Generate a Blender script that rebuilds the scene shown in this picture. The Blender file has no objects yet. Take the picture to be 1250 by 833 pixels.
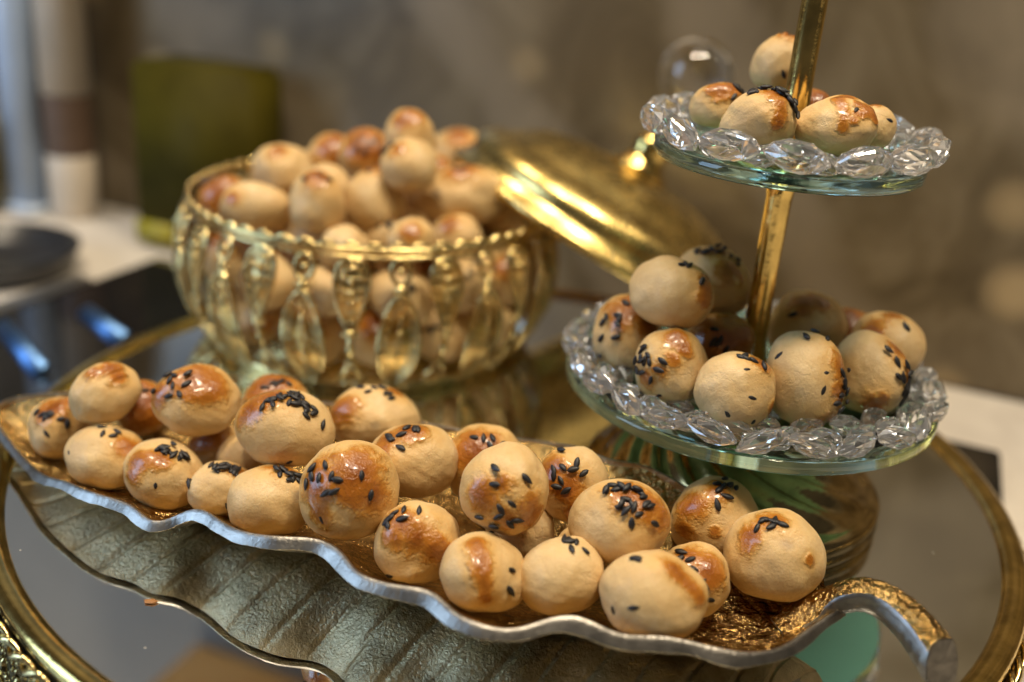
import bpy, bmesh, math, random
import numpy as np
from mathutils import Vector, Matrix, Euler

random.seed(7)
RNG = np.random.default_rng(11)
CM = 0.01
scene = bpy.context.scene
COL = scene.collection
rad = math.radians

# ------------------------------------------------------------------ camera
cam_data = bpy.data.cameras.new('camera')
cam = bpy.data.objects.new('camera', cam_data)
COL.objects.link(cam)
cam_data.sensor_width = 36.0
cam_data.lens = 36.0 * 1269.0 / 1250.0
cam_data.clip_start = 0.01
cam_data.clip_end = 50
PITCH, ROLL = rad(22.005), rad(4.887)
_F = Vector((0, math.cos(PITCH), -math.sin(PITCH)))
_R0, _U0 = Vector((1, 0, 0)), Vector((0, math.sin(PITCH), math.cos(PITCH)))
_R = _R0 * math.cos(ROLL) + _U0 * math.sin(ROLL)
_U = _U0 * math.cos(ROLL) - _R0 * math.sin(ROLL)
cam.matrix_world = Matrix.Translation((0, 0, 0.213)) @ Matrix((_R, _U, -_F)).transposed().to_4x4()
cam_data.dof.use_dof = True
cam_data.dof.focus_distance = 0.345
cam_data.dof.aperture_fstop = 3.7
cam_data.dof.aperture_blades = 0
scene.camera = cam

# ------------------------------------------------------------------ world, lamps, exposure
world = bpy.data.worlds.new('World')
scene.world = world
world.use_nodes = True
bg = world.node_tree.nodes['Background']
bg.inputs['Color'].default_value = (1.0, 0.90, 0.76, 1)
bg.inputs['Strength'].default_value = 0.06

def area_lamp(name, loc, target, size, size_y, power, color):
    d = bpy.data.lights.new(name, 'AREA')
    d.shape = 'RECTANGLE'
    d.size, d.size_y = size, size_y
    d.energy = power
    d.color = color
    o = bpy.data.objects.new(name, d)
    COL.objects.link(o)
    o.location = loc
    o.rotation_euler = (Vector(target) - Vector(loc)).to_track_quat('-Z', 'Y').to_euler()
    return o

# warm ceiling spots of the kitchen, the cool window on the left, added fills
area_lamp('warm_lamp', (0.30, 0.18, 1.25), (0.0, 0.36, 0.0), 0.16, 0.16, 11, (1.0, 0.84, 0.61))
area_lamp('warm_lamp', (-0.22, 0.12, 1.35), (0.0, 0.42, 0.0), 0.16, 0.16, 9, (1.0, 0.84, 0.61))
area_lamp('warm_lamp', (0.72, 0.52, 0.95), (0.08, 0.42, 0.04), 0.14, 0.14, 8.5, (1.0, 0.84, 0.61))
area_lamp('warm_lamp', (-0.55, 0.70, 1.35), (-0.25, 0.72, 0.0), 0.14, 0.14, 7, (1.0, 0.84, 0.62))  # added fill that brightens the back left worktop and wall
area_lamp('added_sparkle_fill', (0.05, 0.30, 1.75), (0.05, 0.45, 0.0), 0.70, 0.70, 5, (1.0, 0.90, 0.76))  # added soft fill from above, brightens the crystals and gold
area_lamp('window_light', (-1.15, 0.10, 0.50), (0.0, 0.42, 0.02), 0.45, 0.75, 7.5, (0.45, 0.68, 1.0))

scene.view_settings.view_transform = 'Standard'
scene.view_settings.look = 'None'
scene.view_settings.exposure = -0.06
scene.view_settings.gamma = 1.0
scene.cycles.use_denoising = True
scene.cycles.max_bounces = 14
scene.cycles.transmission_bounces = 12
scene.cycles.transparent_max_bounces = 16
scene.cycles.glossy_bounces = 8
scene.cycles.diffuse_bounces = 4
scene.cycles.sample_clamp_indirect = 6.0
scene.cycles.blur_glossy = 0.5

# ------------------------------------------------------------------ helpers
def tag(o, label=None, cat=None, group=None, kind=None):
    if label: o['label'] = label
    if cat: o['category'] = cat
    if group: o['group'] = group
    if kind: o['kind'] = kind
    return o

def make_mesh(name, verts, faces, mats, smooth=True, face_mats=None):
    """verts in centimetres"""
    me = bpy.data.meshes.new(name)
    v = np.asarray(verts, dtype=float) * CM
    me.from_pydata(v.tolist(), [], faces if isinstance(faces, list) else faces.tolist())
    for m in (mats if isinstance(mats, (list, tuple)) else [mats]):
        me.materials.append(m)
    if smooth:
        me.polygons.foreach_set('use_smooth', [True] * len(me.polygons))
    if face_mats is not None:
        me.polygons.foreach_set('material_index', face_mats)
    me.update()
    return me

def link(name, me, parent=None, loc=(0, 0, 0), rot=(0, 0, 0)):
    """location in centimetres, relative to the parent"""
    o = bpy.data.objects.new(name, me)
    COL.objects.link(o)
    if parent: o.parent = parent
    o.location = [c * CM for c in loc]
    o.rotation_euler = rot
    return o

def empty(name, loc, rot=(0, 0, 0)):
    o = bpy.data.objects.new(name, None)
    o.empty_display_size = 0.02
    COL.objects.link(o)
    o.location = [c * CM for c in loc]
    o.rotation_euler = rot
    return o

class MB:
    """collects shapes (centimetres) into one mesh"""
    def __init__(s): s.v, s.f, s.m = [], [], []
    def add(s, v, f, m=0):
        k = len(s.v)
        s.v += [tuple(p) for p in v]
        s.f += [tuple(i + k for i in q) for q in f]
        s.m += [m] * len(f)
    def box(s, c, d, m=0, rotz=0.0, bev=0.0):
        x, y, z = [q / 2 for q in d]
        b = min(bev, x * .9, y * .9, z * .9)
        pts, ca, sa = [], math.cos(rotz), math.sin(rotz)
        bm = bmesh.new()
        bmesh.ops.create_cube(bm, size=1)
        for w in bm.verts: w.co = Vector((w.co.x * 2 * x, w.co.y * 2 * y, w.co.z * 2 * z))
        if b > 0: bmesh.ops.bevel(bm, geom=bm.edges[:], offset=b, segments=2, affect='EDGES')
        bm.verts.index_update()
        for w in bm.verts:
            pts.append((c[0] + w.co.x * ca - w.co.y * sa, c[1] + w.co.x * sa + w.co.y * ca, c[2] + w.co.z))
        s.add(pts, [[w.index for w in q.verts] for q in bm.faces], m)
        bm.free()
    def tube(s, path, r, n=8, m=0, closed=False, flat=1.0):
        P = [Vector(p) for p in path]
        N = len(P)
        rr = r if isinstance(r, (list, tuple)) else [r] * N
        rings = []
        up = None
        for i in range(N):
            a = P[(i - 1) % N] if (closed or i > 0) else P[i]
            b = P[(i + 1) % N] if (closed or i < N - 1) else P[i]
            t = (b - a).normalized()
            if up is None:
                up = t.orthogonal().normalized()
            up = (up - t * up.dot(t)).normalized()
            sd = t.cross(up)
            rings.append([P[i] + (up * math.cos(k * 2 * math.pi / n) + sd * math.sin(k * 2 * math.pi / n) * flat) * rr[i] for k in range(n)])
        v = [p for q in rings for p in q]
        f = []
        for i in range(N if closed else N - 1):
            j = (i + 1) % N
            for k in range(n):
                l = (k + 1) % n
                f.append((i * n + k, i * n + l, j * n + l, j * n + k))
        if not closed:
            f.append(tuple(range(n))[::-1]); f.append(tuple((N - 1) * n + k for k in range(n)))
        s.add(v, f, m)
    def ball(s, c, r, seg=10, ring=6, m=0, sc=(1, 1, 1)):
        v = [(c[0], c[1], c[2] + r * sc[2])]
        for i in range(1, ring):
            a = math.pi * i / ring
            for k in range(seg):
                b = 2 * math.pi * k / seg
                v.append((c[0] + r * sc[0] * math.sin(a) * math.cos(b), c[1] + r * sc[1] * math.sin(a) * math.sin(b), c[2] + r * sc[2] * math.cos(a)))
        v.append((c[0], c[1], c[2] - r * sc[2]))
        f = [(0, 1 + k, 1 + (k + 1) % seg) for k in range(seg)]
        for i in range(ring - 2):
            for k in range(seg):
                l = (k + 1) % seg
                f.append((1 + i * seg + k, 1 + (i + 1) * seg + k, 1 + (i + 1) * seg + l, 1 + i * seg + l))
        e = len(v) - 1
        o = 1 + (ring - 2) * seg
        f += [(o + k, e, o + (k + 1) % seg) for k in range(seg)]
        s.add(v, f, m)
    def lathe(s, prof, n=96, m=0, fn=None, closed=False, caps=True):
        v = []
        for j, (r, z) in enumerate(prof):
            for k in range(n):
                a = 2 * math.pi * k / n
                rr, zz = (r, z) if fn is None else fn(r, z, a, j)
                v.append((rr * math.cos(a), rr * math.sin(a), zz))
        f = []
        J = len(prof)
        for j in range(J if closed else J - 1):
            jj = (j + 1) % J
            for k in range(n):
                l = (k + 1) % n
                f.append((j * n + k, j * n + l, jj * n + l, jj * n + k))
        if not closed and caps:
            if prof[0][0] > 1e-6: f.append(tuple(range(n))[::-1])
            if prof[-1][0] > 1e-6: f.append(tuple((J - 1) * n + k for k in range(n)))
        s.add(v, f, m)
    def mesh(s, name, mats, smooth=True):
        me = make_mesh(name, s.v, s.f, mats, smooth, s.m)
        return me

def smooth_curve(P, n):
    """Catmull-Rom resample of a polyline to n points at even arc length"""
    P = np.array(P, float)
    Q = np.vstack([2 * P[0] - P[1], P, 2 * P[-1] - P[-2]])
    out = []
    for i in range(1, len(Q) - 2):
        for t in np.linspace(0, 1, 24, endpoint=False):
            a, b, c, d = Q[i - 1], Q[i], Q[i + 1], Q[i + 2]
            out.append(0.5 * (2 * b + (c - a) * t + (2 * a - 5 * b + 4 * c - d) * t * t + (3 * b - a - 3 * c + d) * t ** 3))
    out.append(P[-1])
    out = np.array(out)
    L = np.r_[0, np.cumsum(np.linalg.norm(np.diff(out, axis=0), axis=1))]
    s = np.linspace(0, L[-1], n)
    return np.stack([np.interp(s, L, out[:, k]) for k in range(3)], 1)

# ------------------------------------------------------------------ materials
def new_mat(name):
    m = bpy.data.materials.new(name)
    m.use_nodes = True
    nt = m.node_tree
    return m, nt, nt.nodes['Principled BSDF']

def nd(nt, kind, **kw):
    n = nt.nodes.new(kind)
    for k, v in kw.items():
        if k.startswith('i_'):
            n.inputs[k[2:].replace('_', ' ')].default_value = v
        else:
            setattr(n, k, v)
    return n

def noise(nt, scale, detail=3.0, rough=0.55, vec=None, dist=0.0):
    n = nd(nt, 'ShaderNodeTexNoise')
    n.inputs['Scale'].default_value = scale
    n.inputs['Detail'].default_value = detail
    n.inputs['Roughness'].default_value = rough
    n.inputs['Distortion'].default_value = dist
    if vec is not None: nt.links.new(vec, n.inputs['Vector'])
    return n

def ramp(nt, fac, stops):
    r = nd(nt, 'ShaderNodeValToRGB')
    els = r.color_ramp.elements
    while len(els) < len(stops): els.new(0.5)
    for e, (p, c) in zip(els, stops):
        e.position = p
        e.color = (*c, 1) if len(c) == 3 else c
    nt.links.new(fac, r.inputs['Fac'])
    return r

def bump(nt, bsdf, height, strength, dist):
    b = nd(nt, 'ShaderNodeBump')
    b.inputs['Strength'].default_value = strength
    b.inputs['Distance'].default_value = dist
    nt.links.new(height, b.inputs['Height'])
    nt.links.new(b.outputs['Normal'], bsdf.inputs['Normal'])
    return b

def math_node(nt, op, a, b=None, clamp=False):
    n = nd(nt, 'ShaderNodeMath', operation=op, use_clamp=clamp)
    for i, x in enumerate((a, b)):
        if x is None: continue
        if isinstance(x, (int, float)): n.inputs[i].default_value = x
        else: nt.links.new(x, n.inputs[i])
    return n.outputs[0]

def metal(name, color, rough, bumps=(), var=0.0, dark=None):
    m, nt, b = new_mat(name)
    b.inputs['Metallic'].default_value = 1.0
    b.inputs['Base Color'].default_value = (*color, 1)
    b.inputs['Roughness'].default_value = rough
    tc = nd(nt, 'ShaderNodeTexCoord')
    if var:
        n = noise(nt, 90, 4, .6, tc.outputs['Object'])
        r = ramp(nt, n.outputs['Fac'], [(0.3, dark or tuple(c * .55 for c in color)), (0.65, color)])
        nt.links.new(r.outputs['Color'], b.inputs['Base Color'])
        rr = math_node(nt, 'MULTIPLY_ADD', n.outputs['Fac'], var)
        nt.nodes[-1].inputs[2].default_value = rough - var * .5
        nt.links.new(rr, b.inputs['Roughness'])
    h = None
    for scale, w in bumps:
        n = noise(nt, scale, 3, .6, tc.outputs['Object'], .3)
        x = math_node(nt, 'MULTIPLY', n.outputs['Fac'], w)
        h = x if h is None else math_node(nt, 'ADD', h, x)
    if h is not None: bump(nt, b, h, 1.0, 0.001)
    return m

GOLD = metal('polished_gold', (0.92, 0.66, 0.22), 0.15, [(220, .12)], .12)
GOLD_WORN = metal('aged_gold', (0.95, 0.74, 0.33), 0.19, [(300, .35)], .2)
GOLD_ROUGH = metal('hammered_gold', (0.64, 0.43, 0.16), 0.16, [(210, 2.4), (520, 1.6)], .12, (0.20, 0.11, 0.03))
SILVER = metal('cut_aluminium', (0.40, 0.375, 0.34), 0.36, [(140, .15), (1200, .12)], .12)
UNDER = metal('dull_cast_metal', (0.68, 0.55, 0.34), 0.34, [(650, .5), (1500, .25)], .2)
STEEL = metal('brushed_steel', (0.62, 0.62, 0.62), 0.3, [(200, .2)])

def make_mirror():
    m, nt, b = new_mat('mirror')
    b.inputs['Metallic'].default_value = 1
    b.inputs['Base Color'].default_value = (.84, .86, .85, 1)
    tc = nd(nt, 'ShaderNodeTexCoord')
    n = noise(nt, 14, 5, .6, tc.outputs['Object'])
    r = ramp(nt, n.outputs['Fac'], [(.42, (.012,) * 3), (.75, (.12,) * 3)])
    nt.links.new(r.outputs['Color'], b.inputs['Roughness'])
    # fine dust specks lie on the glass
    v = nd(nt, 'ShaderNodeTexVoronoi')
    v.inputs['Scale'].default_value = 90
    nt.links.new(tc.outputs['Object'], v.inputs['Vector'])
    d = ramp(nt, v.outputs['Distance'], [(.0, (1,) * 3), (.045, (0,) * 3)])
    w = nd(nt, 'ShaderNodeTexWhiteNoise')
    nt.links.new(v.outputs['Position'], w.inputs['Vector'])
    k = math_node(nt, 'GREATER_THAN', w.outputs['Value'], .75)
    mask = math_node(nt, 'MULTIPLY', d.outputs['Color'], k)
    dust = nd(nt, 'ShaderNodeBsdfDiffuse')
    dust.inputs['Color'].default_value = (.6, .57, .5, 1)
    mx = nd(nt, 'ShaderNodeMixShader')
    nt.links.new(mask, mx.inputs[0])
    nt.links.new(b.outputs[0], mx.inputs[1])
    nt.links.new(dust.outputs[0], mx.inputs[2])
    nt.links.new(mx.outputs[0], nt.nodes['Material Output'].inputs['Surface'])
    return m
MIRROR = make_mirror()

def plain(name, color, rough, metallic=0.0, coat=0.0, var=0.12, scale=20, spec=0.5):
    m, nt, b = new_mat(name)
    tc = nd(nt, 'ShaderNodeTexCoord')
    n = noise(nt, scale, 4, .6, tc.outputs['Object'])
    r = ramp(nt, n.outputs['Fac'], [(.3, tuple(c * (1 - var) for c in color)), (.7, tuple(min(1, c * (1 + var)) for c in color))])
    nt.links.new(r.outputs['Color'], b.inputs['Base Color'])
    b.inputs['Roughness'].default_value = rough
    b.inputs['Metallic'].default_value = metallic
    b.inputs['Coat Weight'].default_value = coat
    b.inputs['Specular IOR Level'].default_value = spec
    return m

def glass(name, color, rough=0.0, ior=1.52):
    m, nt, b = new_mat(name)
    b.inputs['Base Color'].default_value = (*color, 1)
    b.inputs['Transmission Weight'].default_value = 1
    b.inputs['Roughness'].default_value = rough
    b.inputs['IOR'].default_value = ior
    return m
CRYSTAL = glass('cut_crystal', (1.0, 1.0, 1.0), 0.0, 2.0)
def cloud_crystal(m, k):
    nt = m.node_tree
    d = nd(nt, 'ShaderNodeBsdfDiffuse'); d.inputs['Color'].default_value = (.92, .92, .95, 1)
    t = nd(nt, 'ShaderNodeBsdfTranslucent'); t.inputs['Color'].default_value = (.92, .92, .95, 1)
    a = nd(nt, 'ShaderNodeMixShader'); a.inputs[0].default_value = .5
    nt.links.new(d.outputs[0], a.inputs[1]); nt.links.new(t.outputs[0], a.inputs[2])
    x = nd(nt, 'ShaderNodeMixShader'); x.inputs[0].default_value = k
    nt.links.new(nt.nodes['Principled BSDF'].outputs[0], x.inputs[1]); nt.links.new(a.outputs[0], x.inputs[2])
    nt.links.new(x.outputs[0], nt.nodes['Material Output'].inputs['Surface'])
cloud_crystal(CRYSTAL, .06)
PLATE_GLASS = glass('green_edged_glass', (.62, .92, .80), 0.01, 1.52)
TEAL = plain('teal_mirror_back_paint', (.13, .36, .31), .5, var=.08)

def thin_glass(name):
    m, nt, b = new_mat(name)
    nt.nodes.remove(b)
    fr = nd(nt, 'ShaderNodeFresnel'); fr.inputs['IOR'].default_value = 1.09
    tr = nd(nt, 'ShaderNodeBsdfTransparent'); tr.inputs['Color'].default_value = (.96, .97, .96, 1)
    gl = nd(nt, 'ShaderNodeBsdfGlossy'); gl.inputs['Roughness'].default_value = .03
    mx = nd(nt, 'ShaderNodeMixShader')
    nt.links.new(fr.outputs[0], mx.inputs[0]); nt.links.new(tr.outputs[0], mx.inputs[1]); nt.links.new(gl.outputs[0], mx.inputs[2])
    nt.links.new(mx.outputs[0], nt.nodes['Material Output'].inputs['Surface'])
    return m
LINER = thin_glass('clear_liner_glass')

def make_dough():
    m, nt, b = new_mat('glazed_dough')
    L = nt.links.new
    tc = nd(nt, 'ShaderNodeTexCoord')
    oi = nd(nt, 'ShaderNodeObjectInfo')
    off = nd(nt, 'ShaderNodeVectorMath', operation='MULTIPLY_ADD')
    L(oi.outputs['Random'], off.inputs[0]); off.inputs[1].default_value = (3, 5, 7); L(tc.outputs['Object'], off.inputs[2])
    vec = off.outputs[0]
    at = nd(nt, 'ShaderNodeAttribute', attribute_name='glaze')
    n1 = noise(nt, 130, 5, .62, vec)
    n2 = noise(nt, 420, 3, .6, vec)
    e = math_node(nt, 'MULTIPLY', math_node(nt, 'SUBTRACT', n1.outputs['Fac'], .5), 1.15)
    e2 = math_node(nt, 'MULTIPLY', math_node(nt, 'SUBTRACT', n2.outputs['Fac'], .5), .28)
    f = math_node(nt, 'ADD', math_node(nt, 'ADD', at.outputs['Fac'], e), e2)
    mask = nd(nt, 'ShaderNodeMapRange', interpolation_type='SMOOTHSTEP')
    mask.inputs['From Min'].default_value = .0
    mask.inputs['From Max'].default_value = .36
    L(f, mask.inputs['Value'])
    # dough: warm ivory with mottling and faint grey blurs of seeds baked under the skin
    n3 = noise(nt, 70, 4, .6, vec)
    dough = ramp(nt, n3.outputs['Fac'], [(.25, (.55, .355, .15)), (.5, (.635, .44, .205)), (.75, (.71, .53, .29))])
    vo = nd(nt, 'ShaderNodeTexVoronoi'); vo.inputs['Scale'].default_value = 75
    L(vec, vo.inputs['Vector'])
    sp = ramp(nt, vo.outputs['Distance'], [(.06, (1,) * 3), (.24, (0,) * 3)])
    wn = nd(nt, 'ShaderNodeTexWhiteNoise'); L(vo.outputs['Position'], wn.inputs['Vector'])
    spm = math_node(nt, 'MULTIPLY', math_node(nt, 'MULTIPLY', sp.outputs['Color'], math_node(nt, 'GREATER_THAN', wn.outputs['Value'], .82)), .55)
    mx0 = nd(nt, 'ShaderNodeMix', data_type='RGBA')
    L(spm, mx0.inputs[0]); L(dough.outputs['Color'], mx0.inputs[6]); mx0.inputs[7].default_value = (.13, .13, .14, 1)
    # baked egg wash: amber at its thin edge, dark where it is thick
    g = ramp(nt, f, [(.0, (.66, .42, .13)), (.18, (.55, .265, .045)), (.45, (.39, .14, .014)), (.9, (.25, .068, .006))])
    mx = nd(nt, 'ShaderNodeMix', data_type='RGBA')
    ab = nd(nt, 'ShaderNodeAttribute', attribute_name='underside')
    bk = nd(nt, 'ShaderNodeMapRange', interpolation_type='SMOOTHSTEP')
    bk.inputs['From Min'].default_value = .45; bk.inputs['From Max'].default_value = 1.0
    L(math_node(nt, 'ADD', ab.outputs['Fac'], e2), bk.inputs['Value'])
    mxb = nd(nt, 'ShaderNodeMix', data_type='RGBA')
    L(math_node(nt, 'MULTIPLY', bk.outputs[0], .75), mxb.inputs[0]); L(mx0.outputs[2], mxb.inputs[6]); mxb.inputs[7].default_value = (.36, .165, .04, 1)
    # golden blush where the wash thins out, and fine brown freckles of the crust
    bl = nd(nt, 'ShaderNodeMapRange', interpolation_type='SMOOTHSTEP')
    bl.inputs['From Min'].default_value = -.55; bl.inputs['From Max'].default_value = .12
    L(f, bl.inputs['Value'])
    mxl = nd(nt, 'ShaderNodeMix', data_type='RGBA')
    L(math_node(nt, 'MULTIPLY', bl.outputs[0], .7), mxl.inputs[0]); L(mxb.outputs[2], mxl.inputs[6]); mxl.inputs[7].default_value = (.62, .37, .12, 1)
    n6 = noise(nt, 900, 2, .6, vec)
    fr = ramp(nt, n6.outputs['Fac'], [(.60, (0,) * 3), (.74, (.32,) * 3)])
    mxf = nd(nt, 'ShaderNodeMix', data_type='RGBA')
    L(fr.outputs['Color'], mxf.inputs[0]); L(mxl.outputs[2], mxf.inputs[6]); mxf.inputs[7].default_value = (.42, .24, .09, 1)
    L(mask.outputs[0], mx.inputs[0]); L(mxf.outputs[2], mx.inputs[6]); L(g.outputs['Color'], mx.inputs[7])
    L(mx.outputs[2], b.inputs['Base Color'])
    ro = nd(nt, 'ShaderNodeMix', data_type='FLOAT')
    L(mask.outputs[0], ro.inputs[0]); ro.inputs[2].default_value = .52; ro.inputs[3].default_value = .24
    L(ro.outputs[0], b.inputs['Roughness'])
    L(math_node(nt, 'MULTIPLY', mask.outputs[0], .55), b.inputs['Coat Weight'])
    b.inputs['Coat Roughness'].default_value = .12
    b.inputs['Subsurface Weight'].default_value = .12
    b.inputs['Subsurface Radius'].default_value = (1.0, .5, .25)
    b.inputs['Subsurface Scale'].default_value = .003
    n4 = noise(nt, 1100, 3, .65, vec)
    n5 = noise(nt, 260, 4, .6, vec)
    h = math_node(nt, 'ADD', math_node(nt, 'MULTIPLY', n4.outputs['Fac'], .25), math_node(nt, 'MULTIPLY', n5.outputs['Fac'], .42))
    cr = nd(nt, 'ShaderNodeTexVoronoi', feature='DISTANCE_TO_EDGE'); cr.inputs['Scale'].default_value = 95
    wv = nd(nt, 'ShaderNodeVectorMath', operation='MULTIPLY_ADD'); L(n1.outputs['Color'], wv.inputs[0]); wv.inputs[1].default_value = (.012,) * 3; L(vec, wv.inputs[2])
    L(wv.outputs[0], cr.inputs['Vector'])
    crk = ramp(nt, cr.outputs['Distance'], [(.0, (0,) * 3), (.05, (1,) * 3)])
    cm = ramp(nt, n3.outputs['Fac'], [(.5, (0,) * 3), (.66, (.16,) * 3)])
    h = math_node(nt, 'ADD', h, math_node(nt, 'MULTIPLY', crk.outputs['Color'], cm.outputs['Color']))
    hg = math_node(nt, 'MULTIPLY', mask.outputs[0], math_node(nt, 'ADD', .15, math_node(nt, 'MULTIPLY', n2.outputs['Fac'], .9)))
    bump(nt, b, math_node(nt, 'ADD', h, hg), .9, 0.0008)
    return m
DOUGH = make_dough()
SEED = plain('black_seed', (.012, .011, .013), .5, var=.4, scale=800)

def make_stone(name, stops, scale, rough, veins):
    m, nt, b = new_mat(name)
    tc = nd(nt, 'ShaderNodeTexCoord')
    n = noise(nt, scale, 6, .58, tc.outputs['Object'], 1.2)
    r = ramp(nt, n.outputs['Fac'], stops)
    col = r.outputs['Color']
    if veins:
        w = nd(nt, 'ShaderNodeTexWave', wave_type='BANDS')
        w.inputs['Scale'].default_value = veins[0]
        w.inputs['Distortion'].default_value = 9
        w.inputs['Detail'].default_value = 4
        w.inputs['Detail Scale'].default_value = 1.1
        mp = nd(nt, 'ShaderNodeMapping'); mp.inputs['Rotation'].default_value = (.4, .7, .5)
        nt.links.new(tc.outputs['Object'], mp.inputs['Vector']); nt.links.new(mp.outputs[0], w.inputs['Vector'])
        v = ramp(nt, w.outputs['Fac'], [(.6, (0,) * 3), (.97, (1,) * 3)])
        mx = nd(nt, 'ShaderNodeMix', data_type='RGBA')
        nt.links.new(math_node(nt, 'MULTIPLY', v.outputs['Color'], veins[2]), mx.inputs[0])
        nt.links.new(col, mx.inputs[6]); mx.inputs[7].default_value = (*veins[1], 1)
        col = mx.outputs[2]
    if veins:      # pale spots painted in for blurred bright reflections on the stone
        vo = nd(nt, 'ShaderNodeTexVoronoi'); vo.inputs['Scale'].default_value = 13
        nt.links.new(tc.outputs['Object'], vo.inputs['Vector'])
        sp = ramp(nt, vo.outputs['Distance'], [(.12, (1,) * 3), (.3, (0,) * 3)])
        wn = nd(nt, 'ShaderNodeTexWhiteNoise'); nt.links.new(vo.outputs['Position'], wn.inputs['Vector'])
        k = math_node(nt, 'MULTIPLY', math_node(nt, 'GREATER_THAN', wn.outputs['Value'], .66), .7)
        mf = nd(nt, 'ShaderNodeMix', data_type='RGBA')
        nt.links.new(math_node(nt, 'MULTIPLY', sp.outputs['Color'], k), mf.inputs[0])
        nt.links.new(col, mf.inputs[6]); mf.inputs[7].default_value = (.46, .34, .18, 1)
        col = mf.outputs[2]
    nt.links.new(col, b.inputs['Base Color'])
    b.inputs['Roughness'].default_value = rough
    return m
MARBLE = make_stone('brown_marble', [(.32, (.070, .050, .025)), (.5, (.135, .102, .057)), (.68, (.215, .17, .105))], 9.0, .28, (2.0, (.27, .22, .155), .5))
COUNTER = make_stone('pale_worktop', [(.3, (.56, .51, .45)), (.7, (.66, .61, .54))], 25, .38, None)
HOB = plain('black_hob_glass', (.008, .008, .009), .06, coat=.3, var=.2)
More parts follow.
